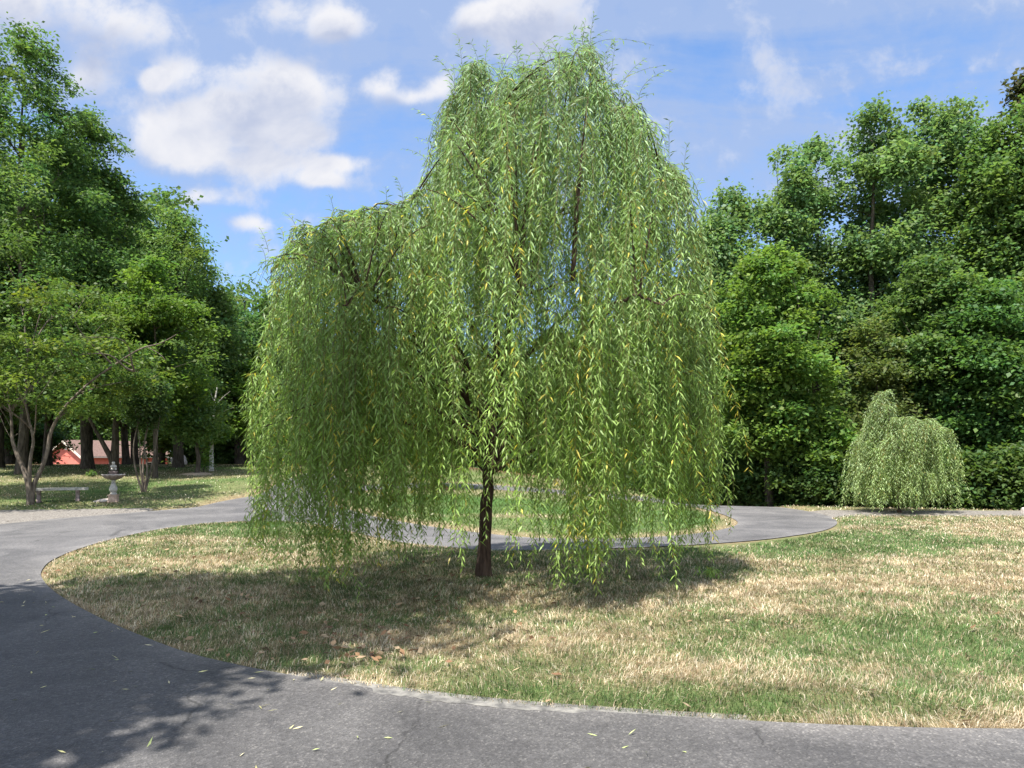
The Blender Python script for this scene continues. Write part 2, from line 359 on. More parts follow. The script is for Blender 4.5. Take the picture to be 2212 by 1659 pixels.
def region(name, sd, off, mat, Zb=None):
    S = sd.reshape(nx, ny); Z = (ground(PT[:, 0], PT[:, 1]) if Zb is None else Zb).reshape(nx, ny) + off
    V = []; quads = []; key = {}; polys = {3: [], 4: [], 5: [], 6: []}
    def vert(i, j):
        k = (i, j)
        if k not in key: key[k] = len(V); V.append((GX[i], GY[j], Z[i, j]))
        return key[k]
    def cut(a, b):
        k = (a, b) if a < b else (b, a)
        if k not in key:
            (i, j), (p, q) = k; t = S[i, j] / (S[i, j] - S[p, q]); key[k] = len(V)
            V.append((GX[i] + t * (GX[p] - GX[i]), GY[j] + t * (GY[q] - GY[j]), Z[i, j] + t * (Z[p, q] - Z[i, j])))
        return key[k]
    neg = S < 0
    anyn = neg[:-1, :-1] | neg[1:, :-1] | neg[1:, 1:] | neg[:-1, 1:]
    for i, j in zip(*np.nonzero(anyn)):
        c = [(i, j), (i + 1, j), (i + 1, j + 1), (i, j + 1)]; poly = []
        for a, b in zip(c, c[1:] + c[:1]):
            if S[a] < 0: poly.append(vert(*a))
            if (S[a] < 0) != (S[b] < 0): poly.append(cut(a, b))
        if len(poly) >= 3: polys[len(poly)].append(poly)
    V = np.array(V); tone = (0.92 + 0.45 * sm((V[:, 1] - 7.5) / 6))[:, None] * np.array([1.0, .99, 1.0])
    if name == 'asphalt_drive':       # grit and dust gather along the turf edge
        e_ = -sdf_paved(V[:, :2]); tone = tone + (0.55 * np.exp(-e_ / 0.16) * (0.3 + 1.2 * fbm(V[:, 0] * 1.5, V[:, 1] * 1.5, 3)))[:, None] * np.array([1.05, 1.0, .92])
    o = mk(name, V, [np.array(v) for v in polys.values() if v], mat, tone, smooth=True); o['kind'] = 'structure'   # asphalt turns paler from the near drive to the ring
    return o
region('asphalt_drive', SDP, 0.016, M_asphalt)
region('gravel_shoulder', np.maximum(seg_sdf(PT, GRAVEL) + 0.5 * (fbm(PT[:, 0] * 2.2, PT[:, 1] * 2.2, 3) - 0.5), -SDP), 0.008, M_gravel, ZG)
sdt = np.maximum(seg_sdf(PT, TRACK), -SDP)
region('gravel_track', sdt + 0.5 * (fbm(PT[:, 0] * 1.6, PT[:, 1] * 1.6, 3) - 0.5), 0.008, M_gravel, ZG)

# pale worn concrete edge between the near drive and the lawn
NE = 500
ed = spline([P(*p) for p in [(560, 1452), (620, 1464), (760, 1487), (900, 1507), (1100, 1531), (1350, 1550), (1600, 1565), (1700, 1570)]], NE)
tt = np.linspace(0, 1, NE)
tang = nrm(np.gradient(ed, axis=0)); nor = np.stack([tang[:, 1], -tang[:, 0]], 1); nor *= np.sign((-nor[:, 1:2]) + 1e-9)
wd = -0.02 + 0.09 * np.sin(np.pi * tt ** .8) ** .6 * (0.55 + 0.9 * fbm(tt * 7, tt * 0 + 2, 3)) + 0.05 * (fbm(tt * 60, tt * 0 + 4, 3) - .5)
endf = (1 - np.sin(np.pi * np.clip(tt, .0005, .9995)) ** .35)[:, None]; wd = wd - .16 * endf[:, 0]
inn = ed - nor * (0.10 + .2 * endf); out = ed + nor * (wd)[:, None]
Vs = np.concatenate([np.column_stack([inn, ground(inn[:, 0], inn[:, 1]) + 0.020 - .06 * endf[:, 0]]), np.column_stack([out, ground(out[:, 0], out[:, 1]) + 0.0185 - .06 * endf[:, 0]])])
k = np.arange(NE - 1)
o = mk('concrete_edging', Vs, np.stack([k, k + NE, k + NE + 1, k + 1], 1), M_edging, smooth=True); o['kind'] = 'structure'

# ------------------------------------------------------------------ grass
STRAW = np.array([[0.52, 0.43, 0.30], [0.42, 0.335, 0.22], [0.62, 0.55, 0.42], [0.28, 0.20, 0.12]])
GREEN = np.array([[0.095, 0.165, 0.055], [0.13, 0.19, 0.07], [0.07, 0.135, 0.045], [0.17, 0.21, 0.085]])
def grass(name, x, y, s, hscale, wscale, label, soft=1.0):
    n = len(x); z = gz(x, y)
    d = np.hypot(x, y)
    g = greenness(x, y, s)
    isg = rng.random(n) < g
    c = np.where(isg[:, None], GREEN[rng.integers(0, 4, n)], STRAW[rng.integers(0, 4, n)]) * (0.8 + 0.4 * rng.random((n, 1))) * (0.4 + 1.2 * fbm(x * 5.5 + 3, y * 5.5 + 8, 3))[:, None]
    h = hscale * (0.5 + 0.9 * rng.random(n)) * np.where(isg, 1.05, 0.95) * (0.7 + 0.6 * fbm(x * 2, y * 2, 2)); w = wscale * (0.7 + 0.6 * rng.random(n))
    az = rng.random(n) * 2 * math.pi
    swirl = fbm(x * 0.9 + 31, y * 0.9 + 7, 2) * 12
    lean = np.where(isg, 0.6, 0.95) * (0.35 + 1.0 * rng.random(n))
    ld = np.stack([np.cos(swirl) + 1.3 * np.cos(az), np.sin(swirl) + 1.3 * np.sin(az)], 1); ld = nrm(ld)
    flat_ = rng.random(n) < 0.22; lean = np.where(flat_, 2.2, lean); h = np.where(flat_, h * 0.45, h)
    a2 = rng.random(n) * math.pi
    sx = np.stack([np.cos(a2), np.sin(a2), 0 * a2], 1) * (w / 2)[:, None]
    B = np.column_stack([x, y, z - 0.004])
    Mx = B + np.column_stack([ld * (h * lean * 0.35)[:, None], h * 0.62]); T = B + np.column_stack([ld * (h * lean * 1.25)[:, None], h * np.maximum(1.02 - 0.35 * lean, 0.25)])
    V = np.stack([B - sx, B + sx, Mx - sx * 0.7, Mx + sx * 0.7, T], 1).reshape(-1, 3)
    b = np.arange(n)[:, None] * 5
    o = mk(name, V, [b + np.array([[0, 1, 3, 2]]), b + np.array([[2, 3, 4]])], M_blade, np.repeat(c, 5, axis=0))
    return tag(o, label, 'grass', kind='stuff')
def scatter(n, d0, d1, p, xr, keep):
    u = rng.random(n); q = 1 + p
    d = (d0 ** q + u * (d1 ** q - d0 ** q)) ** (1 / q)
    x = (rng.random(n) * 2 - 1) * (xr * d + 0.6); pt = np.stack([x, d], 1)
    s = sdf_paved(pt); m = keep(pt, s)
    return x[m], d[m], s[m]
x, y, s = scatter(560000, 3.9, 19.2, -0.62, 0.86, lambda p, s: (s > 0.02) & (seg_sdf(p, LAWN) < 0.0))
grass('lawn_grass', x, y, s, 0.05 + 0 * y, 0.004 * np.clip(y / 5, 1, 4), 'patchy straw and green lawn turf below the big willow')
x, y, s = scatter(60000, 13.5, 28, 0.2, 0.5, lambda p, s: (s > 0.03) & (seg_sdf(p, ISLAND) < 0))
grass('island_grass', x, y, s, 0.05, 0.013, 'green turf on the island inside the circular drive')
def keepv(p, s):
    return (s > 0.05) & (seg_sdf(p, LAWN) > 0.05) & (seg_sdf(p, ISLAND) > 0.05) & (seg_sdf(p, GRAVEL) > .02) & (seg_sdf(p, TRACK) > .02) & ((p[:, 0] < -5) | (p[:, 1] < 24))
x, y, s = scatter(110000, 17, 46, 0.5, 0.75, keepv)
grass('verge_grass', x, y, s, 0.06, 0.02, 'thin grass under the trees and along the far verges')

# dead leaves lying on lawn, slim willow leaves on the drive
def litter(name, x, y, zoff, L, W, cols, label):
    n = len(x); c = np.array(cols)[rng.integers(0, len(cols), n)] * (0.75 + 0.5 * rng.random((n, 1)))
    d = np.column_stack([nrm(rng.normal(size=(n, 2))), 0.25 * rng.normal(size=n)]); up = nrm(np.array([0, 0, 1.0]) + 0.55 * rng.normal(size=(n, 3)))
    V, F = leafquads(np.column_stack([x, y, gz(x, y) + zoff]), d, up, L * (0.6 + 0.8 * rng.random(n)), W * (0.7 + 0.6 * rng.random(n)), -0.08)
    return tag(mk(name, V, F, M_dead, np.repeat(c, 4, axis=0)), label, 'fallen leaves', kind='stuff')
x, y, s = scatter(900, 4.3, 12, -0.4, 0.8, lambda p, s: (s > 0.05) & (seg_sdf(p, LAWN) < 0) & (rng.random(len(p)) < np.where(p[:, 0] < 0.5, 0.75, 0.16)))
pc = np.concatenate([P(800, 1400)[None] + rng.normal(size=(40, 2)) * [.35, .22], P(820, 1435)[None] + rng.normal(size=(30, 2)) * [.2, .1], P(600, 1320)[None] + rng.normal(size=(26, 2)) * [.6, .3]])
x = np.concatenate([x, pc[:, 0]]); y = np.concatenate([y, pc[:, 1]])
litter('fallen_leaves', x, y, 0.035, 0.075, 0.042, [(0.25, 0.15, 0.085), (0.19, 0.11, 0.065), (0.34, 0.24, 0.15), (0.12, 0.075, 0.05), (0.38, 0.29, 0.19)], 'curled brown dead leaves lying on the lawn')
x, y, s = scatter(1500, 3.4, 9.5, -0.4, 0.8, lambda p, s: (s < -0.02) & (s > -2.6) & (p[:, 0] < 1.2) & (rng.random(len(p)) < np.exp(s * 0.9) * np.where(p[:, 0] < -0.5, 0.5, 0.1)))
litter('shed_willow_leaves', x, y, 0.024, 0.065, 0.012, [(0.55, 0.52, 0.25), (0.42, 0.48, 0.2), (0.6, 0.55, 0.35)], 'slim pale willow leaves shed on the dark asphalt')

# ------------------------------------------------------------------ willows
def willow(name, label, base, limbs, HZ, foot, nn, strand_n, dens, leafL, leafW, zend, groupcol, shoots, cent, gapfn=None, maxlen=3.3, twig_r=0.0028, sprig=2.1, curtains=(), lim=None):
    root = empty(name, base, label, 'tree')
    tr = Geo(); cr = Geo(); org = np.array(base)
    LP = []
    for pts, r0, r1 in limbs:
        q = spline(pts, 26); r = np.linspace(r0, r1, 26) * (1 + 0.05 * np.sin(np.arange(26) * 1.7))
        if pts is limbs[0][0]: r[:3] *= np.array([1.4, 1.14, 1.04])
        q[1:-1] += rng.normal(size=(24, 3)) * min(0.012, r0 * .25)
        V, F = tubes(q, r, 9); tr.add(V, F)
        LP.append(q[6:] if pts is limbs[0][0] else q[3:])
    LP = np.concatenate(LP)
    nodes = foot(nn)                                   # x, y
    H = HZ(nodes[:, 0], nodes[:, 1])
    inner = rng.random(nn) < 0.34
    z = H - np.abs(rng.normal(size=nn)) * 0.12 - 0.05
    z = np.where(inner, H - rng.random(nn) ** .9 * np.maximum(H - zend[2], 0.1) * 0.9, z)
    nlow = nn // 9; z[:nlow] = np.minimum(z[:nlow], zend[2] * (1.0 + 0.75 * rng.random(nlow)))
    ND = np.column_stack([nodes, z])
    SP = []; SL = []; BR = []
    for i in range(nn):
        d = np.linalg.norm(LP - ND[i], axis=1) + 3.0 * np.maximum(LP[:, 2] - (ND[i, 2] - 0.25), 0) + 0.9 * np.maximum(np.linalg.norm(LP[:, :2] - cent, axis=1) - np.linalg.norm(ND[i, :2] - cent), 0)
        A = LP[int(np.argmin(d))]; ln = np.linalg.norm(ND[i] - A)
        C = A * 0.45 + ND[i] * 0.55 + np.array([0, 0, 0.22 * ln + 0.05])
        C[2] = min(C[2], max(HZ(C[None, 0], C[None, 1])[0] - 0.02, A[2]))
        t = np.linspace(0, 1, 10)[:, None]
        Q = (1 - t) ** 2 * A + 2 * t * (1 - t) * C + t * t * ND[i]
        BR.append(Q); r0 = min(0.005 + 0.007 * ln, 0.024)
        V, F = tubes(Q, np.linspace(r0, 0.004, 10), 5); tr.add(V, F)
        out = nrm(ND[i, :2] - cent + 1e-6)
        slope = rng.normal(size=2) * 0.09 + out * 0.02
        k = int(strand_n * (0.6 + 0.8 * rng.random()))
        lng = rng.random() < zend[4]
        zb_ = zend[3] + 0.5 * rng.random() * zend[1] if lng else zend[0] + zend[1] * (0.3 + 1.6 * rng.random())
        tmin = 0.4 + 0.4 * rng.random()
        for j in range(k):
            tj = 1 - (rng.random() ** 1.3) * (1 - tmin)
            p = (1 - tj) ** 2 * A + 2 * tj * (1 - tj) * C + tj * tj * ND[i]
            if gapfn is not None and not gapfn(p): continue
            ze = zb_ + 0.15 * rng.normal() * zend[1]
            L = p[2] - max(ze, zend[3]); L = min(L, maxlen * ((0.8 if lng else 0.4) + 0.5 * rng.random()))
            L = L * (1 - (0.3 if lng else 0.5) * rng.random() ** 1.6)
            if L < 0.25: L = 0.25 + 0.3 * rng.random()
            SP.append((p, nrm(out * 0.8 + rng.normal(size=2) * 0.7), slope + rng.normal(size=2) * 0.07)); SL.append(L)
    for px, topz, bot, dd, cnt_ in curtains:               # the long clumps that nearly sweep the grass
        cx0, cy0, zb0 = at(px, bot, WD + dd)
        for _ in range(int(cnt_ * 1.5)):
            a_ = rng.normal(size=2) * [0.075, 0.1]; zt0 = topz + rng.normal() * .35
            zt0 = min(zt0, HZ(np.array([cx0]), np.array([cy0]))[0])
            SP.append((np.array([cx0 + a_[0], cy0 + a_[1], zt0]), nrm(rng.normal(size=2)), rng.normal(size=2) * 0.035)); SL.append(max(zt0 - max(zb0, .06) - abs(rng.normal()) * .3, .5))
    m = len(SP)
    L = np.array(SL); o = np.array([s[0] for s in SP]); od = np.array([s[1] for s in SP]); sl = np.array([s[2] for s in SP])
    n = 14; u = np.linspace(0, 1, n)
    sD = u[None] * L[:, None]
    amp = 0.05 + 0.2 * rng.random(m) * np.minimum(L, 1.3)
    arc = 1 - np.exp(-sD / 0.22)
    ph = rng.random((m, 2)) * 6.28
    wob = (0.015 + 0.04 * rng.random((m, 1, 1))) * np.stack([np.sin(sD * 3.4 + ph[:, :1]), np.cos(sD * 2.7 + ph[:, 1:])], -1) * np.minimum(sD, 1.2)[..., None]
    XY = o[:, None, :2] + od[:, None, :] * (amp[:, None] * arc)[..., None] + sl[:, None, :] * sD[..., None] + wob
    Zs = o[:, 2:3] + 0.10 * np.minimum(L, 1)[:, None] * np.sin(np.minimum(sD / 0.35, 1) * math.pi) * rng.random((m, 1)) - sD + 0.12 * (1 - np.exp(-sD / 0.15))
    PS = np.concatenate([XY, Zs[..., None]], -1)
    # short side sprigs along the strands
    ns = int(sprig * m); si = rng.choice(m, ns, p=L / L.sum()); su = 0.1 + 0.8 * rng.random(ns)
    f = su * (n - 1); i0 = np.minimum(f.astype(int), n - 2); fr = (f - i0)[:, None]
    p0 = PS[si, i0] * (1 - fr) + PS[si, i0 + 1] * fr
    sl_ = np.minimum(0.14 + 0.5 * rng.random(ns) ** 1.4, np.maximum(p0[:, 2] - 0.15, .1)); a_ = rng.random(ns) * 6.283
    t = u[None] * sl_[:, None]; hd = np.stack([np.cos(a_), np.sin(a_)], 1)[:, None, :] * ((0.5 + 0.4 * rng.random(ns))[:, None] * sl_[:, None] * (1 - np.exp(-1.6 * u[None])))[..., None]
    zz = p0[:, 2:3] - t * (0.25 + 0.6 * u[None]) + 0.02 * np.sin(3.1 * u[None])
    PS = np.concatenate([PS, np.concatenate([p0[:, None, :2] + hd, zz[..., None]], -1)]); L = np.concatenate([L, sl_])
    # leafy sprigs straight on the boughs
    BRa = np.array(BR); nb = 11 * len(BRa); bi = np.repeat(np.arange(len(BRa)), 11); ti = rng.integers(3, 10, nb); p0 = BRa[bi, ti]
    sl_ = 0.16 + 0.28 * rng.random(nb); a_ = rng.random(nb) * 6.283; t = u[None] * sl_[:, None]
    hd = np.stack([np.cos(a_), np.sin(a_)], 1)[:, None, :] * ((0.3 + 0.5 * rng.random(nb))[:, None] * t)[..., None]
    zz = p0[:, 2:3] + t * ((0.7 * rng.random(nb))[:, None] - 1.1 * u[None])
    PS = np.concatenate([PS, np.concatenate([p0[:, None, :2] + hd, zz[..., None]], -1)]); L = np.concatenate([L, sl_])
    # upright shoots at the top
    for (p, h, lean) in shoots:
        h = h * 1.2
        t = np.linspace(0, 1, n)[:, None]
        q = np.array(p) + np.array([lean[0], lean[1], 0]) * h * t ** 2 + np.array([0, 0, 1.0]) * h * (t - 0.28 * abs(np.linalg.norm(lean)) * t ** 3)
        PS = np.concatenate([PS, q[None]]); L = np.append(L, h * 1.25)
    if lim:                                                       # the outer strands hang close in to the crown
        pa = PS[..., 0] / PS[..., 1] * FPX + CX
        zz = PS[..., 2]; wv = 26 * np.sin(zz * 1.9 + PS[..., 1] * 1.3) + 12 * np.sin(zz * 4.3 + PS[..., 1] * 5)
        lo = lim[0] + wv + 10; hi = lim[1] + np.interp(zz, [1, 2.5, 3.8, 5], [0, 18, 8, -25]) + wv * .8
        pb = np.where(pa < lo, lo + (pa - lo) * .45, np.where(pa > hi, hi + (pa - hi) * .45, pa))
        PS[..., 0] += (pb - pa) / FPX * PS[..., 1]
    m = len(PS)
    V, F = tubes(PS, twig_r * np.linspace(1.25, 0.5, n)[None].repeat(m, 0), 3)
    cr.add(V, F, np.array([0.20, 0.19, 0.07]))
    # leaves
    cnt = np.maximum((L * dens).astype(int), 6)
    sid = np.repeat(np.arange(m), cnt); kk = np.arange(len(sid)) - np.repeat(np.cumsum(cnt) - cnt, cnt)
    uu = (kk + rng.random(len(kk)) * 0.8) / np.repeat(cnt, cnt); uu = 0.02 + 0.98 * uu
    f = np.clip(uu, 0, 0.9999) * (n - 1); i0 = f.astype(int); fr = (f - i0)[:, None]
    a = PS[sid, i0]; b = PS[sid, i0 + 1]; pos = a * (1 - fr) + b * fr; td = nrm(b - a)
    az = kk * 2.4 + np.repeat(rng.random(m) * 6.28, cnt) + rng.normal(size=len(kk)) * 0.5
    rad = np.column_stack([np.cos(az), np.sin(az), 0 * az])
    spread = (0.4 + 0.75 * rng.random(len(kk)))[:, None]
    ldir = nrm(td * 0.62 + rad * (spread + 0.1) + np.array([0, 0, -0.22]))
    up = nrm(rad * 0.5 + np.array([0, 0, 0.7]) + 0.55 * rng.normal(size=(len(kk), 3)))
    size = (0.65 + 0.6 * rng.random(len(kk))) * (1 - 0.35 * uu ** 4)
    V, F = leafquads(pos, ldir, up, leafL * size, leafW * (0.8 + 0.4 * rng.random(len(kk))), 0.12)
    low, high, yel = groupcol
    h = np.clip((pos[:, 2] - zend[2]) / (HZ(np.array([cent[0]]), np.array([cent[1]]))[0] - zend[2]), 0, 1)[:, None]
    c = np.array(low) * (1 - h) + np.array(high) * h
    sv = ((0.8 + 0.42 * rng.random(m)) * (0.72 + 0.56 * fbm(PS[:, 3, 0] * 1.6 + 40, PS[:, 3, 1] * 1.6 + PS[:, 3, 2] * .9, 2)))[sid][:, None]; c = c * sv * (0.78 + 0.45 * rng.random((len(kk), 1)))
    ys = np.where(rng.random(m) < 0.075, 0.42, 0.018)
    isy = rng.random(len(kk)) < ys[sid] * np.where(pos[:, 2] < 4.6, 1, 0.1)
    c = np.where(isy[:, None], np.array(yel) * (0.6 + 0.7 * rng.random((len(kk), 1))), c)
    cr.add(V, F, np.repeat(c, 4, axis=0))
    tr.build('trunk', M_bark_willow, root, org, smooth=True)
    cr.build('crown', M_willow, root, org)
    return root

WD = 2560.0 / 270
WB = np.array([(1045 - CX) / FPX * WD, WD]); 
def w(px, py, dd=0.0): return at(px, py, WD + dd)
prof_px = np.array([550, 570, 580, 592, 605, 622, 640, 680, 720, 780, 830, 870, 890, 925, 950, 968, 985, 1010, 1050, 1120, 1180, 1225, 1250, 1285, 1310, 1345, 1390, 1410, 1440, 1475, 1480, 1493, 1506, 1518, 1536])
prof_py = np.array([1250, 760, 610, 535, 530, 505, 485, 465, 447, 440, 430, 425, 408, 365, 320, 235, 160, 112, 135, 140, 118, 95, 72, 78, 135, 185, 215, 292, 342, 368, 425, 520, 640, 790, 1250])
def HZw(x, y):
    px = np.asarray(x) / WD * FPX + CX; dd = np.asarray(y) - WD
    c = 1130.0; e = np.sqrt((px - c) ** 2 + (dd * 135) ** 2)
    zl = np.interp(c - e, prof_px, prof_py); zr = np.interp(c + e, prof_px, prof_py)
    k = sm(0.5 + (px - c) / np.maximum(e, 1) * 0.5 + 0.0)
    k = np.where(e < 1, 0.5, k)
    py = zl * (1 - k) + zr * k
    z = EYE + (HY - py) / FPX * WD
    y = np.asarray(y); pa = np.asarray(x) / y * FPX + CX          # nearer boughs must keep inside the same outline
    return np.minimum(z, EYE + (HY - np.interp(pa, prof_px, prof_py)) / FPX * y)
def footw(n):
    out = []
    while len(out) < n:
        th = rng.random() * 2 * math.pi; r = rng.random() ** 0.45
        px = 1050 + 505 * r * math.cos(th); dd = 2.5 * r * math.sin(th)
        x = (px - CX) / FPX * WD; y = WD + dd
        if HZw(np.array([x]), np.array([y]))[0] > 1.9 and not (len(out) < n // 9 and abs(px - 1045) < 130): out.append((x, y))
    return np.array(out)
limbs = [
    ([w(1045, 1262), w(1046, 1180), w(1049, 1090), w(1056, 1010), w(1062, 930), w(1068, 860), w(1074, 740), w(1076, 620), w(1090, 480), w(1105, 340), w(1120, 220)], 0.092, 0.014),
    ([w(1057, 1015), w(1080, 975, -.05), w(1102, 948, -.1), w(1150, 880, -.2), w(1230, 770, -.3), w(1320, 640, -.35), w(1400, 520, -.3), w(1450, 430, -.2), w(1468, 385, -.1)], 0.07, 0.010),
    ([w(1064, 905), w(1010, 800, .1), w(965, 700, .05), w(944, 640, -.1), w(928, 605, -.3), w(890, 565, -.5), w(840, 528, -.7), w(790, 503, -.8), w(740, 480, -.8), w(690, 485, -.8), w(645, 515, -.7)], 0.042, 0.008),
    ([w(1070, 800), w(1010, 690, .4), w(940, 560, .7), w(880, 470, .8), w(830, 440, .8), w(760, 470, .8)], 0.035, 0.008),
    ([w(1077, 620), w(1130, 480, .1), w(1190, 330, .1), w(1235, 220, 0), w(1265, 125, 0)], 0.034, 0.007),
    ([w(1080, 570), w(1050, 430, -.2), w(1020, 300, -.2), w(1004, 180, -.2)], 0.03, 0.007),
    ([w(1077, 600), w(1200, 470, .3), w(1310, 330, .4), w(1370, 230, .4)], 0.032, 0.006),
    ([w(1066, 880), w(1090, 760, -.8), w(1110, 660, -1.5), w(1125, 600, -2.0), w(1135, 620, -2.4)], 0.042, 0.008),
    ([w(1062, 930), w(960, 800, -.8), w(860, 690, -1.5), w(790, 640, -1.9), w(740, 660, -2.2)], 0.04, 0.008),
    ([w(1070, 940), w(1190, 800, -.8), w(1290, 690, -1.3), w(1370, 640, -1.7), w(1430, 660, -1.9)], 0.04, 0.008),
    ([w(1066, 880), w(1075, 700, .9), w(1090, 560, 1.8), w(1100, 560, 2.4)], 0.042, 0.008),
    ([w(1064, 900), w(960, 740, 1.0), w(860, 600, 1.8), w(800, 600, 2.2)], 0.04, 0.008),
    ([w(1066, 860), w(1200, 700, 1.0), w(1340, 600, 1.6), w(1430, 600, 2.0)], 0.04, 0.008),
    ([w(1050, 960), w(930, 830, .1), w(780, 690, 0), w(670, 580, -.1), w(610, 560, -.1), w(585, 590, -.1)], 0.04, 0.008),
    ([w(1150, 900, -.1), w(1280, 820, .2), w(1430, 720, .2), w(1520, 660, .2), w(1555, 700, .2)], 0.035, 0.008),
    ([w(1130, 640, -1.2), w(1180, 622, -1.6), w(1238, 606, -1.9), w(1246, 612, -1.95)], 0.012, 0.006),
]
shoots = []
for q_ in range(46):
    px_ = 975 + 345 * rng.random(); shoots.append((w(px_, float(np.interp(px_, [975, 1005, 1050, 1120, 1180, 1240, 1290, 1320], [215, 150, 175, 180, 160, 118, 120, 190])) + 40 * rng.random(), rng.normal() * .3), .25 + .25 * rng.random(), (rng.normal() * .7, rng.normal() * .5)))
for px, py, h, lx in [(1000, 190, .62, -.1), (985, 210, .45, -.5), (1047, 190, .5, .05), (1085, 200, .25, .3), (1120, 200, .5, -.05), (1165, 180, .28, .1), (1215, 170, .45, -.3), (1240, 150, .5, 0), (1272, 150, .55, .05), (1262, 160, .6, -.05), (1300, 170, .5, .3), (1340, 210, .45, .6), (1380, 215, .42, .9),
                      (1350, 260, .4, .8), (1445, 345, .42, -.05), (1478, 370, .35, .15), (950, 300, .4, -.7), (960, 350, .35, -.9), (930, 370, .35, -.9), (870, 430, .25, -.3), (835, 440, .18, 0), (720, 460, .2, -.2), (612, 520, .22, -.4), (565, 545, .3, -.4), (545, 570, .25, -.6), (640, 500, .22, -.5), (1030, 200, .3, .3), (1500, 430, .3, .4), (1150, 200, .35, -.3), (1195, 175, .35, .2), (1320, 190, .5, .1)]:
    shoots.append((w(px, py, rng.normal() * 0.15), h, (lx, rng.normal() * 0.2)))
def gapw(p):
    # thin the foliage over the window of sky left of the leader and low in the middle
    px = p[0] / p[1] * FPX + CX; py = HY - (p[2] - EYE) / p[1] * FPX
    if ((px - 915) / 60) ** 2 + ((py - 640) / 90) ** 2 < 1: return rng.random() < 0.2
    if ((px - 1068) / 75) ** 2 + ((py - 900) / 170) ** 2 < 1 and p[1] < WD + .4: return rng.random() < 0.3
    if ((px - 905) / 45) ** 2 + ((py - 385) / 60) ** 2 < 1: return rng.random() < 0.4
    c = vnoise(np.array([p[0] * 2.3 + 60]), np.array([p[1] * 2.3 + 20]))[0]          # open slots between the hanging curtains
    if c < (0.57 if px < 900 else 0.47) and py > 300: return rng.random() < 0.10
    return True
willow('weeping_willow', 'large weeping willow with trailing strands standing on the near lawn', (WB[0], WB[1], float(gz(WB[0], WB[1])[0]) - .03), limbs, HZw, footw, 300, 6.6, 34, 0.108, 0.015,
       (0.4, 0.75, 1.7, 0.16, 0.42), ((0.265, 0.385, 0.10), (0.225, 0.325, 0.20), (0.62, 0.52, 0.10)), shoots, np.array([-0.1, WD]), gapw, maxlen=4.4, lim=(552, 1538), curtains=[(541, 3.5, 1190, .1, 7), (556, 3.4, 1185, 0, 6), (568, 3.6, 1215, -.2, 8), (590, 3.2, 1150, -.3, 4), (640, 3.2, 1250, -1.0, 8), (664, 3.4, 1290, -1.3, 9), (690, 3.2, 1285, -1.6, 8), (735, 3.0, 1240, -1.4, 6), (770, 3.0, 1310, -2.0, 7), (757, 3.1, 1295, -1.9, 5), (800, 2.8, 1210, -1.2, 6), (855, 2.8, 1225, -1.5, 6), (880, 2.6, 1255, -1.8, 4), (940, 2.7, 1215, -1.6, 4), (985, 2.4, 1265, -2.0, 3),
       (1130, 2.4, 1250, -1.9, 3), (1205, 2.8, 1285, -2.0, 5), (1250, 3.0, 1310, -2.1, 8), (1285, 3.1, 1300, -2.1, 9), (1262, 3.0, 1295, -2.0, 8), (1300, 3.0, 1240, -1.6, 6), (1350, 3.0, 1220, -1.2, 7), (1400, 3.0, 1235, -1.0, 7), (1440, 3.0, 1200, -.8, 7), (1472, 3.2, 1255, -.6, 7), (1500, 3.2, 1215, -.4, 8), (1510, 3.2, 1160, -.2, 8), (1522, 3.4, 1090, 0, 8), (1535, 3.3, 980, 0, 6)])

# young willow before the right-hand woods
yb = P(1945, 1112); YD = yb[1]
def yw(px, py, dd=0.0): return at(px, py, YD + dd)
yp_px = np.array([1818, 1830, 1850, 1875, 1895, 1915, 1935, 1950, 1975, 2005, 2035, 2055, 2068, 2080]); yp_py = np.array([1200, 1000, 955, 925, 850, 832, 845, 895, 905, 898, 925, 985, 1040, 1200])
def HZy(x, y):
    px = np.asarray(x) / YD * FPX + CX; dd = np.asarray(y) - YD; c = 1930.0; e = np.sqrt((px - c) ** 2 + (dd * 62) ** 2)
    k = sm(0.5 + (px - c) / np.maximum(e, 1) * 0.5)
    return EYE + (HY - (np.interp(c - e, yp_px, yp_py) * (1 - k) + np.interp(c + e, yp_px, yp_py) * k)) / FPX * YD
def footy(n):
    th = rng.random(n) * 6.283; r = rng.random(n) ** 0.55
    return np.column_stack([((1946 + 94 * r * np.cos(th)) - CX) / FPX * YD, YD + 1.1 * r * np.sin(th)])
yl = [([yw(1945, 1113), yw(1940, 1050), yw(1935, 990), yw(1925, 920), yw(1915, 865)], 0.05, 0.008),
      ([yw(1940, 1040), yw(1970, 980, -.2), yw(2005, 930, -.3), yw(2030, 930, -.3)], 0.025, 0.006), ([yw(1940, 1050), yw(1900, 990, .1), yw(1865, 945, .1)], 0.022, 0.006),
      ([yw(1940, 1050), yw(1945, 990, -.7), yw(1950, 970, -1.1)], 0.022, 0.006), ([yw(1940, 1050), yw(1945, 980, .7), yw(1950, 960, 1.1)], 0.022, 0.006)]
willow('young_willow', 'small pale young willow in front of the dark woods', (yb[0], yb[1], float(gz(*yb)[0]) - .03), yl, HZy, footy, 115, 5.5, 30, 0.10, 0.021,
       (0.06, 0.3, 0.5, 0.03, 0.6), ((0.31, 0.41, 0.17), (0.28, 0.37, 0.18), (0.3, 0.26, 0.08)), [], np.array([yb[0], YD]), maxlen=2.4, twig_r=0.003, sprig=0.9)

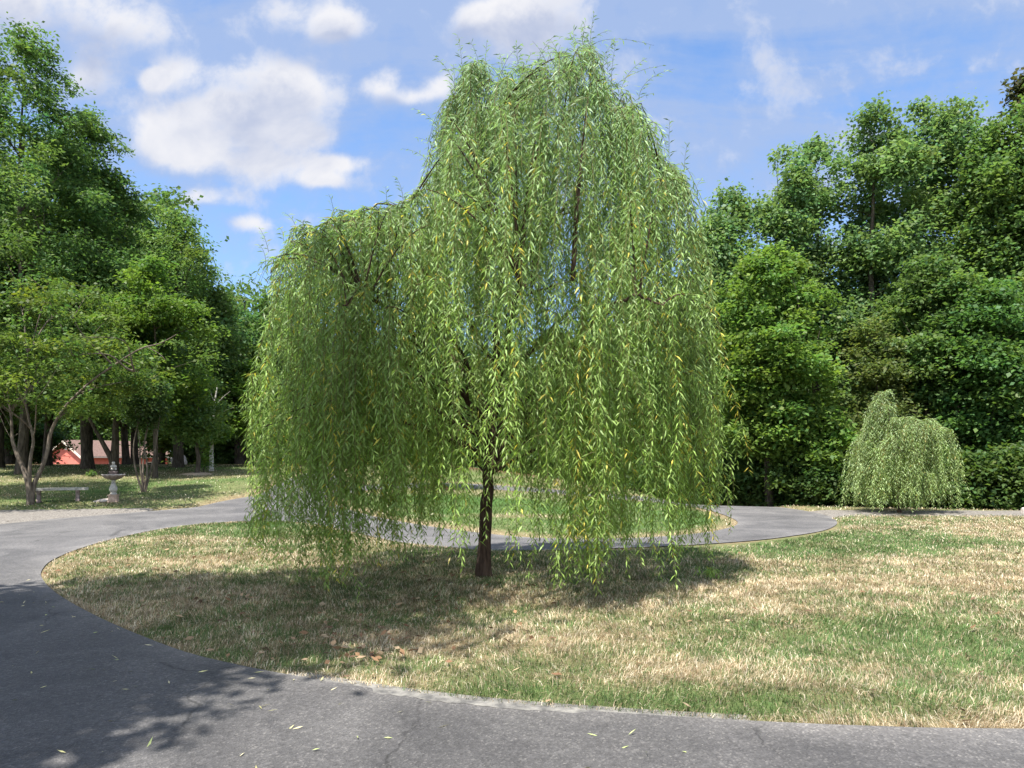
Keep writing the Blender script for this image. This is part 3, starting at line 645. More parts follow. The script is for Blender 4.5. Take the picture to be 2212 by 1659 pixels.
# ------------------------------------------------------------------ broadleaf trees
def crown_leaves(cr, C, R, nleaf, size, col, flat=0.55, asp=0.62, droop=0.25, hue=0.12, upb=1.0):
    wgt = R ** 2; wgt = wgt / wgt.sum()
    ci = rng.choice(len(C), nleaf, p=wgt)
    d = runit(nleaf); rr = rng.random(nleaf) ** 0.42
    pos = C[ci] + (d * rr[:, None] * 0.45 + rng.normal(size=(nleaf, 3)) * 0.42) * R[ci][:, None] * np.array([1, 1, flat])
    ld = nrm(d * np.array([1, 1, .35]) + 0.8 * rng.normal(size=(nleaf, 3)) * np.array([1, 1, .5]) + np.array([0, 0, -droop]))
    up = nrm(np.array([0, 0, upb]) + 0.55 * rng.normal(size=(nleaf, 3)))
    s = size * (0.6 + 0.8 * rng.random(nleaf))
    V, F = leafquads(pos, ld, up, s, s * asp, 0.08)
    cv = (0.78 + 0.45 * rng.random(len(C)))[ci][:, None]; hv = (rng.normal(size=len(C)) * hue)[ci] + rng.normal(size=nleaf) * 0.08
    c = np.array(col)[None] * cv * (0.8 + 0.4 * rng.random((nleaf, 1)))
    c = c * np.column_stack([1 + hv * 1.2, 1 + 0.25 * hv, 1 - hv])
    cr.add(V, F, np.repeat(np.clip(c, 0.004, 0.9), 4, axis=0))

def tree(name, label, cat, bx, by, zt, zb, R0, tr_r, nleaf, size, col, group=None, nclump=90, cr_rad=0.9, peak=0.45, off=(0, 0), bark=None, gap=0.35, flat=0.55, asp=0.62, lobes=3, fork=None, seed=None, zbase=None, vis_trunk=None, stems=None, hue=.07, top_taper=1.0, limbs_n=14):
    """trunk + limbs (one mesh) and a crown of leaf sprays (one mesh); zt/zb absolute crown top/bottom"""
    global rng
    old = rng
    if seed is not None: rng = np.random.default_rng(seed)
    z0 = float(gz(bx, by)[0]) - 0.06 if zbase is None else zbase
    org = np.array([bx, by, z0]); root = empty(name, org, label, cat, group)
    T = Geo(); K = Geo()
    ph = rng.random(4) * 6.28
    n = nclump
    t = rng.random(n * 3); th = rng.random(n * 3) * 6.283
    pr = np.where(t < peak, np.sqrt(np.clip(1 - ((peak - t) / peak) ** 2, 0, 1)) * 0.75 + .25, np.clip(1 - ((t - peak) / (1 - peak)) ** 2, 0, 1) ** (0.6 * top_taper))
    Rm = R0 * pr * (0.8 + 0.2 * np.sin(lobes * th + ph[0] + 5 * t) + 0.14 * np.sin(5 * th + ph[1] - 9 * t))
    keep = rng.random(n * 3) < (0.15 + pr)
    r = Rm * np.sqrt(0.12 + 0.88 * rng.random(n * 3))
    z = zb + (zt - zb) * t
    ax = bx + off[0] * sm((z - z0) / (zt - z0)); ay = by + off[1] * sm((z - z0) / (zt - z0))
    C = np.column_stack([ax + r * np.cos(th), ay + r * np.sin(th), z])
    g = np.sin(C[:, 0] * 1.3 / cr_rad + ph[0]) + np.sin(C[:, 1] * 1.1 / cr_rad + ph[1]) + np.sin(C[:, 2] * 1.5 / cr_rad + ph[2])
    keep &= g > -2.2 + 2.6 * gap
    C = C[keep][:n]
    CRr = cr_rad * (0.55 + 0.75 * rng.random(len(C))) * (0.75 + 0.4 * (1 - (C[:, 2] - zb) / (zt - zb)))
    # trunk
    if stems is None:
        pts = [np.array([bx + off[0] * f * f + rng.normal() * tr_r * .5 * (f > 0), by + off[1] * f * f + rng.normal() * tr_r * .5 * (f > 0), z0 + (zt - z0) * 0.9 * f]) for f in np.linspace(0, 1, 7)]
        st = [(np.array(pts), tr_r, tr_r * 0.12)]
    else: st = stems
    TP = []
    for pts, ra, rb in st:
        q = spline(pts, 30); rad = np.interp(np.linspace(0, 1, 30), [0, 0.04, 0.12, 1], [ra * 1.45, ra * 1.12, ra, rb])
        V, F = tubes(q, rad, 10); T.add(V, F); TP.append(np.column_stack([q, rad]))
    TP = np.concatenate(TP)
    # limbs to far clumps, twigs to the rest
    order = rng.permutation(len(C)); LPs = [TP[:, :3]]
    for a, i in enumerate(order[:limbs_n + 50]):
        pool = TP[:, :3] if a < limbs_n else np.concatenate(LPs)
        zz = C[i, 2] - 0.55 * np.linalg.norm(C[i, :2] - np.array([bx, by]))
        dd = np.linalg.norm((pool - np.array([C[i, 0], C[i, 1], zz])) * np.array([1, 1, 1.3]), axis=1) + 2 * np.maximum(pool[:, 2] - C[i, 2] + .1, 0) + 4 * np.maximum(z0 + 0.55 * (zb - z0) - pool[:, 2], 0)
        j = int(np.argmin(dd)); A = pool[j]; B = C[i]; ln = np.linalg.norm(B - A)
        mid = A * .5 + B * .5 + np.array([0, 0, 0.10 * ln]) + rng.normal(size=3) * 0.05 * ln
        q = spline(np.array([A, A * .7 + mid * .3 + rng.normal(size=3) * .02 * ln, mid, B]), 12)
        r0 = (tr_r * 0.34 if a < limbs_n else tr_r * 0.11) * (0.7 + 0.5 * rng.random()); r0 = max(min(r0, 0.03 * ln + .01), 0.008)
        V, F = tubes(q, np.linspace(r0, r0 * 0.25, 12), 6 if a < limbs_n else 4); T.add(V, F); LPs.append(q[4:])
    crown_leaves(K, C, CRr, nleaf, size, col, flat, asp, hue=hue)
    T.build('trunk', bark or M_bark, root, org, smooth=True)
    K.build('crown', M_leaf, root, org)
    rng = old
    return root

def thin(st, k): return [(p, a * k, b * k) for p, a, b in st]
def T2(name, label, px, d, top, bot, halfw, nleaf, size, col, tr=0.2, group=None, seed=0, **kw):
    """tree given by photo column, distance and pixel extents"""
    X = (px - CX) / FPX * d
    return tree(name, label, 'tree', X, d, EYE + (HY - top) / FPX * d, EYE + (HY - bot) / FPX * d, halfw / FPX * d, tr, nleaf, size, col, group=group, seed=seed, **kw)

OAK = (0.096, 0.168, 0.052); OAK2 = (0.125, 0.205, 0.064); POP = (0.155, 0.245, 0.1); MAP = (0.145, 0.235, 0.052); OLV = (0.11, 0.125, 0.06); DOG = (0.12, 0.20, 0.038); YEL = (0.112, 0.168, 0.036)

g1 = 'tall shade trees on the left lawn'
T2('oak_tree', 'tallest dark green oak at the left edge above the pink house', 45, 33, 65, 860, 275, 72000, 0.185, OAK, 0.2, g1, 11, asp=.5, nclump=330, cr_rad=0.85, peak=.33, top_taper=1.25, gap=.45, limbs_n=22)
T2('oak_tree', 'dark oak with broad layered crown standing over the middle of the pink house', 190, 37, 245, 880, 165, 46000, 0.2, OAK, 0.25, g1, 12, asp=.5, nclump=240, cr_rad=0.85, peak=.38, gap=.45, top_taper=1.1)
T2('oak_tree', 'lighter oak at the right end of the left trees, with sky gaps in its top', 385, 38, 455, 890, 115, 34000, 0.17, OAK2, 0.24, g1, 13, asp=.5, nclump=170, cr_rad=0.75, peak=.5, gap=.45)
T2('oak_tree', 'dark oak trunk and crown immediately right of the pink gable', 187, 44, 380, 870, 150, 24000, 0.3, OAK, 0.26, g1, 14, nclump=120, cr_rad=1.5, peak=.4, gap=.2)
T2('oak_tree', 'dark oak with straight bare trunk before the right half of the pink house roof', 273, 45, 420, 900, 150, 20000, 0.3, OAK2, 0.2, g1, 15, nclump=100, cr_rad=1.3, peak=.4, gap=.2)
T2('oak_tree', 'dark oak with second straight bare trunk before the right half of the house', 291, 46, 480, 890, 160, 20000, 0.3, OAK, 0.21, g1, 16, nclump=100, cr_rad=1.3, peak=.4, gap=.2)
T2('oak_tree', 'shaded oak with thick dark trunk left of the pink gable', 101, 42, 300, 850, 200, 20000, 0.3, OAK, 0.22, g1, 17, nclump=110, cr_rad=1.5, peak=.4, gap=.2)
T2('oak_tree', 'shaded oak with dark trunk at the far left edge of the lawn', -8, 38, 330, 880, 200, 18000, 0.3, OAK, 0.3, g1, 18, nclump=110, cr_rad=1.5, peak=.4, gap=.2)
T2('oak_tree', 'broad leafy oak whose boughs reach in from the left frame edge', -270, 22, 60, 640, 330, 38000, 0.13, OAK2, 0.3, g1, 30, asp=.5, nclump=240, cr_rad=0.75, peak=.4, gap=.35)
for k, (px, lab) in enumerate([(95, 'woodland tree behind the left corner of the pink house'), (165, 'woodland tree above the ridge of the pink house'), (235, 'woodland tree behind the middle of the pink house roof'), (305, 'woodland tree behind the far end of the pink house roof')]):
    T2('woodland_tree', lab, px, 112, 800, 975, 95, 9000, 0.6, OAK, .3, 'woodland trees behind the pink house', 220 + k, nclump=70, cr_rad=2.6, gap=.05, peak=.4)
# forked dark tree behind the birdbath
fd = P(245, 1027); D = fd[1]
fst = [(np.array([at(245, 1029, D), at(247, 1000, D), at(249, 960, D), at(250, 920, D), at(252, 850, D), at(256, 740, D)]), 0.21, 0.06),
       (np.array([at(246, 1012, D), at(240, 990, D - .1), at(228, 968, D - .2), at(210, 935, D - .3), at(185, 890, D - .4), at(150, 830, D - .5)]), 0.14, 0.04)]
T2('forked_tree', 'dark forked tree with a limb leaning left, behind the birdbath', 245, D, 640, 890, 150, 22000, 0.2, OAK, 0.2, g1, 19, nclump=120, cr_rad=0.9, peak=.45, gap=.2, stems=fst)

# crape myrtle beside the bench: pale multi-stem trunk, yellow-green crown, long bare branch
cb = P(66, 1094); D = cb[1]
cst = [(np.array([at(66, 1096, D), at(62, 1050, D), at(52, 1015, D), at(38, 985, D), at(27, 950, D), at(24, 900, D), at(10, 800, D)]), 0.13, 0.03),
       (np.array([at(66, 1090, D), at(64, 1040, D - .1), at(66, 990, D - .15), at(72, 950, D - .2), at(62, 905, D - .2), at(55, 860, D - .2), at(60, 760, D - .1)]), 0.085, 0.025),
       (np.array([at(68, 1085, D), at(74, 1045, D), at(90, 1012, D), at(102, 975, D), at(111, 930, D), at(140, 880, D), at(190, 830, D), at(230, 800, D - .2), at(300, 755, D - .4), at(345, 742, D - .5), at(382, 722, D - .6)]), 0.10, 0.014),
       (np.array([at(262, 778, D - .3), at(285, 790, D - .3), at(290, 802, D - .3)]), 0.02, 0.008),
       (np.array([at(320, 750, D - .45), at(345, 765, D - .45), at(358, 778, D - .45)]), 0.018, 0.006)]
T2('crape_myrtle', 'yellow green crape myrtle with pale forked stems and long bare branch beside the bench', 115, D, 610, 890, 300, 18000, 0.115, YEL, 0.1, None, 20, nclump=230, cr_rad=0.5, peak=.5, gap=.65, lobes=4, stems=thin(cst, .66), bark=M_bark_pale, flat=.4, hue=.1)
# second, leafless-stemmed crape myrtle
c2 = P(311, 1066); D = c2[1]
s2 = []
for a, (m1, m2, m3) in enumerate([((292, 1010), (289, 960), (300, 905)), ((303, 1000), (302, 960), (296, 900)), ((318, 1010), (312, 960), (322, 900)), ((326, 1012), (336, 965), (345, 900)), ((309, 1015), (314, 950), (330, 880))]):
    s2.append((np.array([at(309 + a * 1.2, 1068, D), at(*m1, D + .1 * (a - 2)), at(*m2, D + .15 * (a - 2)), at(*m3, D + .2 * (a - 2))]), 0.035, 0.012))
T2('crape_myrtle', 'slender crape myrtle with five thin bare stems right of the birdbath', 315, D, 800, 915, 55, 5000, 0.11, (0.06, .1, .03), 0.04, None, 21, nclump=50, cr_rad=0.45, gap=.3, stems=s2, bark=M_bark_pale)
# young trees
YT = P(425, 1027)
T2('young_tree', 'young tree with thin straight dark trunk in a pale mulch ring', 425, YT[1], 800, 955, 62, 9000, 0.14, OAK2, 0.10, None, 22, nclump=70, cr_rad=0.6, gap=.3)
w1 = P(457, 1020); D = w1[1]
wst = [(np.array([at(457, 1022, D), at(457, 970, D), at(459, 920, D), at(464, 870, D), at(470, 830, D)]), 0.10, 0.02)]
for q in ([(459, 940), (440, 915), (410, 925), (385, 945)], [(461, 915), (440, 905), (425, 900)], [(462, 900), (480, 890), (505, 880)], [(463, 880), (480, 860), (497, 845)], [(459, 930), (450, 950), (440, 930)], [(464, 870), (455, 850), (452, 835)]):
    wst.append((np.array([at(*p, D - .3 * k) for k, p in enumerate(q)]), 0.03, 0.008))
T2('white_barked_tree', 'half dead tree with white trunk and bare pale twigs right of the young tree', 462, D, 900, 960, 35, 2600, 0.17, DOG, 0.08, None, 23, nclump=18, cr_rad=0.5, gap=.0, stems=wst, bark=M_bark_white, limbs_n=4)
sp = P(441, 1024)
T2('sapling', 'small leafy sapling between the young tree and the white trunk', 441, sp[1], 965, 1003, 15, 700, 0.11, MAP, 0.025, None, 24, nclump=12, cr_rad=0.25, gap=0)
s3 = P(201, 1033)
T2('seedling', 'tiny leafy seedling in the grass left of the birdbath', 201, s3[1], 1018, 1027, 8, 60, 0.13, OAK, 0.012, None, 25, nclump=6, cr_rad=0.12, gap=0, limbs_n=3)
# bright dogwoods behind the left strands of the willow
g2 = 'bright understory trees behind the left willow strands'
T2('dogwood_tree', 'bright green dogwood at the foot of the woods, left of the drive', 545, 40, 780, 965, 75, 11000, 0.18, DOG, 0.10, g2, 26, nclump=80, cr_rad=0.7, gap=.3, flat=.35)
T2('dogwood_tree', 'bright green dogwood seen between the two left willow curtains', 625, 42, 810, 965, 60, 9000, 0.18, DOG, 0.10, g2, 27, nclump=70, cr_rad=0.7, gap=.3, flat=.35)
T2('dogwood_tree', 'mid green tree between the oaks and the young white trunk', 440, 40, 600, 890, 95, 17000, 0.2, OAK2, 0.14, g2, 28, nclump=100, cr_rad=0.9, gap=.25)
T2('dogwood_tree', 'leafy lighter green tree rising behind the slender crape myrtle', 335, 31, 560, 905, 120, 22000, 0.16, DOG, 0.1, g2, 31, nclump=150, cr_rad=0.7, gap=.35, flat=.45)
# island tree
it = P(945, 1058)
T2('island_tree', 'small tree in a mulch mound on the drive island behind the willow', 945, it[1], 800, 1010, 70, 7000, 0.14, OAK2, 0.09, None, 29, nclump=50, cr_rad=0.6, gap=.2)
# distant woods behind lawn and willow
g3 = 'distant woodland trees behind the drive'
bgs = [(505, 60, 650, OLV, 60, 'greyish olive tree poking above the woods left of the willow'), (465, 58, 700, OLV, 55, 'greyish olive tree behind the lighter oak'), (575, 64, 690, OLV, 70, 'greyish tree behind the outer left willow strand'),
       (350, 56, 640, OAK, 90, 'dark woodland tree behind the slender crape myrtle'), (640, 58, 740, OAK2, 75, 'woodland tree behind the second left willow strand'), (720, 60, 760, OAK, 80, 'woodland tree at the end of the receding drive'),
       (810, 55, 740, OAK2, 85, 'woodland tree behind the left half of the big willow'), (905, 57, 770, OAK, 80, 'woodland tree behind the island tree'), (1000, 52, 750, OAK2, 85, 'woodland tree behind the willow trunk'),
       (1100, 50, 740, OAK, 85, 'woodland tree behind the willow fork'), (1200, 47, 720, OAK2, 90, 'woodland tree behind the right half of the willow'), (1300, 44, 690, OAK, 90, 'woodland tree behind the right willow strands'), (1400, 40, 650, OAK2, 95, 'woodland tree behind the outer right of the willow'), (1480, 36, 600, OAK, 90, 'woodland tree at the right rim of the willow')]
for k, (px, d, top, c, hw, lab) in enumerate(bgs):
    T2('woodland_tree', lab, px, d, top, 965, hw, 11000, 0.30, c, 0.2, g3, 40 + k, nclump=80, cr_rad=1.3, gap=.15, peak=.4)
g4 = 'dark trunks of the wood beyond the left lawn'
for k, (px, d, r, lab) in enumerate([(487, 56, .25, 'dark woodland tree with bare lower trunk right of the white trunk'), (520, 52, .35, 'thick dark trunked woodland tree behind the dogwoods'), (600, 55, .22, 'dark woodland tree between the willow curtains'), (655, 58, .25, 'dark woodland tree beside the far end of the drive'), (385, 54, .3, 'pale trunked woodland tree right of the pink house'), (345, 60, .3, 'dark woodland tree behind the right end of the pink house'), (20, 55, .35, 'dark woodland tree at the far left behind the lawn'), (-60, 50, .35, 'dark woodland tree beyond the left frame edge')]):
    T2('woodland_tree', lab, px, d, 620 if px > 450 else 420, 930, 90 if px > 300 else 130, 11000, 0.32, OAK, r, g4, 70 + k, nclump=80, cr_rad=1.5, gap=.15)
g5 = 'undergrowth shrubs along the far wood edge'
for k, (px, d, hw, top, lab) in enumerate([(500, 53, 45, 930, 'green shrub behind the white trunked tree'), (420, 55, 40, 945, 'dark shrub right of the pink house'), (780, 50, 60, 960, 'dark shrub behind the left willow half'), (880, 48, 60, 955, 'dark shrub behind the island tree'), (990, 46, 70, 955, 'dark shrub behind the willow trunk'), (1110, 44, 75, 950, 'dark shrub behind the willow fork'), (1230, 42, 80, 940, 'dark shrub behind the right willow half'), (1350, 38, 80, 935, 'dark shrub behind the right willow strands'), (1450, 34, 80, 930, 'dark shrub at the far bend of the drive'), (30, 56, 70, 900, 'dark shrub behind the far left trunks'), (80, 58, 60, 900, 'dark shrub left of the pink gable')]):
    X = (px - CX) / FPX * d
    tree('shrub', lab, 'shrub', X, d, EYE + (HY - top) / FPX * d, float(gz(X, d)[0]) + .2, hw / FPX * d, .06, 5000, .25, OAK, g5, nclump=40, cr_rad=.9, gap=0, seed=90 + k, limbs_n=5)

# the far wood closes the view between and behind the trunks
FW = spline([(-110, 60), (-92, 100), (-62, 122), (-30, 96), (-6, 74), (10, 60), (22, 48), (40, 44)], 400)
n = 60000; q = FW[rng.integers(0, 400, n)] + rng.normal(size=(n, 2)) * 2.6; zz = gz(q[:, 0], q[:, 1])
h = (rng.random(n) ** 1.15) * (6.5 + 3.5 * fbm(q[:, 0] * .12, q[:, 1] * .12, 3)) * (1 + 2.2 * sm((-18 - q[:, 0]) / 20))
V, F = leafquads(np.column_stack([q, zz + h]), nrm(rng.normal(size=(n, 3)) + [0, 0, -.4]), nrm(rng.normal(size=(n, 3)) * .6 + [0, 0, 1]), 0.55 + .6 * rng.random(n), 0.4 + .4 * rng.random(n))
c = np.array(OAK) * (0.6 + 0.7 * rng.random((n, 1))) * (0.7 + .6 * fbm(q[:, 0] * .3, q[:, 1] * .3 + h, 2))[:, None]
tag(mk('far_woods', V, F, M_leaf, np.repeat(c, 4, axis=0)), 'dense far wood closing the view beyond the lawn and house', 'woods', kind='stuff')

# right-hand woods
g6 = 'tall woodland trees on the right'
rw = [(1580, 30, 415, 800, 75, POP, 16000, 'slim pale tree at the left end of the right woods'),
      (1530, 29, 455, 800, 60, POP, 11000, 'low pale tree whose top shows just right of the willow'),
      (1680, 30, 325, 800, 85, POP, 22000, 'tall tree with open airy top above the bright maple'),
      (1760, 31, 305, 780, 75, POP, 20000, 'tall tree left of the highest right crowns'),
      (1888, 29, 222, 820, 95, POP, 28000, 'tall tree with visible forked grey trunk amid the right woods'),
      (1975, 31, 222, 800, 80, POP, 22000, 'tall tree just right of the forked grey trunk'),
      (2062, 30, 212, 800, 80, POP, 22000, 'tall round topped tree above the young willow'),
      (2150, 28, 262, 830, 80, OAK2, 24000, 'tall dense tree near the right edge'),
      (2235, 27, 195, 860, 95, OAK2, 26000, 'tall dense dark tree cut by the right edge')]
for k, (px, d, top, bot, hw, c, n, lab) in enumerate(rw):
    T2('woodland_tree', lab, px, d, top, bot, hw * 1.2, int(n * 1.15), 0.155, c, 0.2, g6, 120 + k, nclump=190, cr_rad=0.7, gap=.62 if c is POP else .3, peak=.55, flat=.7, asp=.75, lobes=2)
T2('woodland_tree', 'dark reddish tree top showing at the upper right corner', 2225, 36, 150, 760, 70, 14000, 0.25, (0.075, 0.075, 0.03), 0.25, g6, 140, nclump=90, cr_rad=1.0, gap=.3)
g7 = 'back row of the right woods'
for k, (px, d, top, c, lab) in enumerate([(1540, 38, 560, OAK2, 'back row tree at the right rim of the willow'), (1640, 40, 560, OAK, 'back row tree behind the bright maple'), (1740, 41, 600, OAK, 'back row tree behind the slim airy trees'), (1840, 40, 600, OAK, 'back row tree left of the forked grey trunk'), (1940, 41, 620, OAK, 'back row tree right of the forked grey trunk'), (2040, 40, 600, OAK, 'back row tree above the young willow'), (2140, 38, 560, OAK, 'back row tree near the right edge'), (2240, 36, 540, OAK, 'back row tree at the right edge')]):
    T2('woodland_tree', lab, px, d, top, 1000, 95, 13000, 0.3, c, 0.24, g7, 150 + k, nclump=90, cr_rad=1.4, gap=.1, peak=.4)
g8 = 'understory trees of the right woods'
T2('maple_tree', 'broad bright green maple with layered leaves beside the big willow', 1665, 25.5, 540, 985, 160, 48000, 0.135, MAP, 0.14, g8, 160, nclump=260, cr_rad=0.65, gap=.35, peak=.4, flat=.4, asp=.8, top_taper=.8)
T2('maple_tree', 'yellowish vine covered tree left of the young willow', 1890, 26, 680, 1000, 75, 13000, 0.14, (0.14, 0.185, 0.06), 0.10, g8, 161, nclump=90, cr_rad=0.6, gap=.35, flat=.5)
T2('maple_tree', 'mid green spreading tree above the young willow', 2005, 26.5, 555, 860, 105, 26000, 0.14, OAK2, 0.12, g8, 162, nclump=130, cr_rad=0.7, gap=.3, flat=.4, asp=.8)
T2('maple_tree', 'blue green broadleaf tree at the right edge of the woods', 2150, 25, 600, 1010, 130, 44000, 0.14, (0.095, 0.18, 0.05), 0.14, g8, 163, nclump=190, cr_rad=0.75, gap=.35, flat=.4, asp=.8)
T2('maple_tree', 'low bright sapling cluster below the maple, left of the young willow', 1775, 24.6, 880, 1010, 70, 8000, 0.15, MAP, 0.06, g8, 164, nclump=60, cr_rad=0.5, gap=.3, flat=.4, asp=.8)
g9 = 'dark shrubs at the foot of the right woods'
for k, (px, d, hw, top, lab) in enumerate([(1560, 27.5, 60, 960, 'dark shrub at the far bend beside the willow strands'), (1640, 26.5, 65, 975, 'dark shrub under the bright maple'), (1730, 25, 60, 985, 'dark shrub behind the drive bend'), (1800, 24, 55, 1000, 'dark shrub left of the young willow'), (1880, 23.5, 60, 985, 'dark shrub behind the left side of the young willow'), (2000, 23.2, 60, 975, 'dark shrub behind the right side of the young willow'), (2095, 22.6, 60, 985, 'dark shrub right of the young willow'), (2180, 22.2, 60, 970, 'dark shrub at the right edge of the woods'), (2260, 21.8, 60, 960, 'dark shrub beyond the right frame edge')]):
    X = (px - CX) / FPX * d
    tree('shrub', lab, 'shrub', X, d, EYE + (HY - top) / FPX * d, float(gz(X, d)[0]) + .15, hw / FPX * d * 1.15, .04, 7000, .15, (0.08, .135, .035), g9, nclump=60, cr_rad=.55, gap=.1, seed=170 + k, limbs_n=6)

# tree beside the camera whose high boughs shade the left of the near drive
tree('roadside_tree', 'tall leafy tree beside the near drive, its boughs shading the dark asphalt', 'tree', -10.5, -1.5, 11.5, 6.9, 3.15, .24, 36000, .19, OAK2, nclump=160, cr_rad=1.0, gap=.0, off=(4.9, 5.0), seed=200)

# ------------------------------------------------------------------ pink house
def boxm(bm, x0, x1, y0, y1, z0, z1):
    v = [bm.verts.new(p) for p in ((x0, y0, z0), (x1, y0, z0), (x1, y1, z0), (x0, y1, z0), (x0, y0, z1), (x1, y0, z1), (x1, y1, z1), (x0, y1, z1))]
    for f in ((3, 2, 1, 0), (4, 5, 6, 7), (0, 1, 5, 4), (1, 2, 6, 5), (2, 3, 7, 6), (3, 0, 4, 7)): bm.faces.new([v[i] for i in f])
def bobj(name, bm, mat, parent=None, smooth=False):
    me = bpy.data.meshes.new(name); bmesh.ops.recalc_face_normals(bm, faces=bm.faces); bm.to_mesh(me); bm.free()
    me.materials.append(mat)
    if smooth: me.polygons.foreach_set('use_smooth', np.ones(len(me.polygons), dtype=bool))
    o = bpy.data.objects.new(name, me); COL.objects.link(o)
    if parent: o.parent = parent
    return o
HD = 88.0
hx = (143 - CX) / FPX * HD
house = empty('pink_house', (hx, HD, -1.35), 'long salmon pink house with brown gable roof beyond the left trees', 'house')
house.rotation_euler = (0, 0, math.radians(-27))
# local: gable end faces -y (width along x), length along +y
hw, hl, eave, ridge = 3.0, 11.5, 3.05, 4.72
bm = bmesh.new()
a = [bm.verts.new(p) for p in ((-hw, 0, -.5), (hw, 0, -.5), (hw, 0, eave), (0, 0, ridge - .12), (-hw, 0, eave))]
b = [bm.verts.new((v.co.x, hl, v.co.z)) for v in a]
bm.faces.new(a); bm.faces.new(b[::-1])
for i in range(5): bm.faces.new([a[i], b[i], b[(i + 1) % 5], a[(i + 1) % 5]])
wall = bobj('wall', bm, M_house, house)
bm = bmesh.new(); boxm(bm, -hw + .02, hw - .02, -.03, -.003, eave - .12, eave - .03); bobj('belt_board', bm, M_house, wall)
bm = bmesh.new(); boxm(bm, -.25, .25, -.04, -.003, ridge - 1.05, ridge - .65); bobj('gable_vent', bm, M_trim, wall)
for s in (-1, 1):
    bm = bmesh.new(); ex = hw + .55; dz = (ridge - eave) / hw
    p = [(0, ridge), (s * ex, ridge - dz * ex), (s * ex, ridge - dz * ex + .16), (0, ridge + .16)]
    f = [bm.verts.new((x, -.5, z)) for x, z in p]; g = [bm.verts.new((x, hl + .5, z)) for x, z in p]
    bm.faces.new(f); bm.faces.new(g[::-1])
    for i in range(4): bm.faces.new([f[i], g[i], g[(i + 1) % 4], f[(i + 1) % 4]])
    rf = bobj('roof_slope', bm, M_roof, house)
    bm = bmesh.new(); p2 = [(0, ridge - .12), (s * (ex + .02), ridge - dz * ex - .12), (s * (ex + .02), ridge - dz * ex + .15), (0, ridge + .15)]
    f = [bm.verts.new((x, -.56, z)) for x, z in p2]; g = [bm.verts.new((x, -.503, z)) for x, z in p2]
    bm.faces.new(f); bm.faces.new(g[::-1])
    for i in range(4): bm.faces.new([f[i], g[i], g[(i + 1) % 4], f[(i + 1) % 4]])
    bobj('bargeboard', bm, M_trim, rf)
    bm = bmesh.new(); xx = s * (ex + .022); x0, x1 = sorted((xx, xx + s * .04)); boxm(bm, x0, x1, -.5, hl + .5, ridge - dz * ex - .02, ridge - dz * ex + .14); bobj('fascia', bm, M_trim, rf)
for (y0, y1, z0, z1, nm) in ((8.4, 9.4, -.3, 2.1, 'door'), (3.4, 4.6, 1.0, 2.1, 'window'), (6.0, 7.2, 1.0, 2.1, 'window')):
    bm = bmesh.new(); boxm(bm, hw + .003, hw + .05, y0, y1, z0, z1); w_ = bobj(nm, bm, M_dark, house)
    bm = bmesh.new()
    boxm(bm, hw + .003, hw + .07, y0 - .1, y0 - .002, z0 - .1, z1 + .1); boxm(bm, hw + .003, hw + .07, y1 + .002, y1 + .1, z0 - .1, z1 + .1); boxm(bm, hw + .003, hw + .068, y0, y1, z1 + .002, z1 + .1)
    bobj('frame', bm, M_trim, w_)

# ------------------------------------------------------------------ garden ornaments
def lathe(profile, k=32):
    p = np.array(profile, float); n = len(p); a = np.arange(k) * 2 * math.pi / k
    V = np.stack([p[:, 0:1] * np.cos(a), p[:, 0:1] * np.sin(a), np.repeat(p[:, 1:2], k, 1)], -1).reshape(-1, 3)
    i = np.arange(n * k).reshape(n, k); j = np.roll(i, -1, 1)
    return V, np.stack([i[:-1], j[:-1], j[1:], i[1:]], -1).reshape(-1, 4)
bp = P(245, 1088); bz = float(gz(*bp)[0])
bath = empty('birdbath', (bp[0], bp[1], bz - .01), 'grey stone birdbath on a baluster pedestal, carrying a seated cherub', 'birdbath')
bath.scale = (.94,) * 3
bath.rotation_euler = (0, 0, math.radians(12))
bm = bmesh.new(); boxm(bm, -.145, .145, -.145, .145, 0, .05); boxm(bm, -.125, .125, -.125, .125, .052, .2)
boxm(bm, -.14, .14, -.14, .14, .202, .245)
bmesh.ops.bevel(bm, geom=list(bm.edges), offset=.008, segments=2, affect='EDGES'); bobj('base_block', bm, M_stone_pink, bath)
V, F = lathe([(.0, .247), (.10, .247), (.105, .27), (.085, .30), (.075, .315), (.10, .345), (.122, .40), (.118, .46), (.09, .53), (.062, .60), (.055, .66), (.07, .70), (.10, .712), (0, .713)]); mk('pedestal', V, F, M_stone, parent=bath, smooth=True)
pf = [(0, .714), (.10, .716), (.17, .735), (.25, .775), (.30, .83), (.318, .85), (.318, .885), (.30, .895), (.27, .87), (.15, .83), (0, .815)]
V, F = lathe(pf, 48); ang = np.arctan2(V[:, 1], V[:, 0]); r = np.hypot(V[:, 0], V[:, 1]); sc_ = 1 + .035 * np.cos(ang * 12) * sm((r - .2) / .1); V[:, :2] *= sc_[:, None]
mk('bowl', V, F, M_stone_dark, parent=bath, smooth=True)
V, F = lathe([(.322, .862), (.334, .868), (.336, .884), (.322, .892), (.322, .862)], 48); ang = np.arctan2(V[:, 1], V[:, 0]); V[:, :2] *= (1 + .035 * np.cos(ang * 12))[:, None]; V[:, 2] += .008 * np.cos(ang * 12)
mk('scalloped_rim', V, F, M_rock, parent=bath, smooth=True)
V, F = lathe([(0, .82), (.11, .835), (.115, .95), (.13, .965), (.13, .985), (0, .99)], 28); mk('centre_plinth', V, F, M_stone_dark, parent=bath, smooth=True)
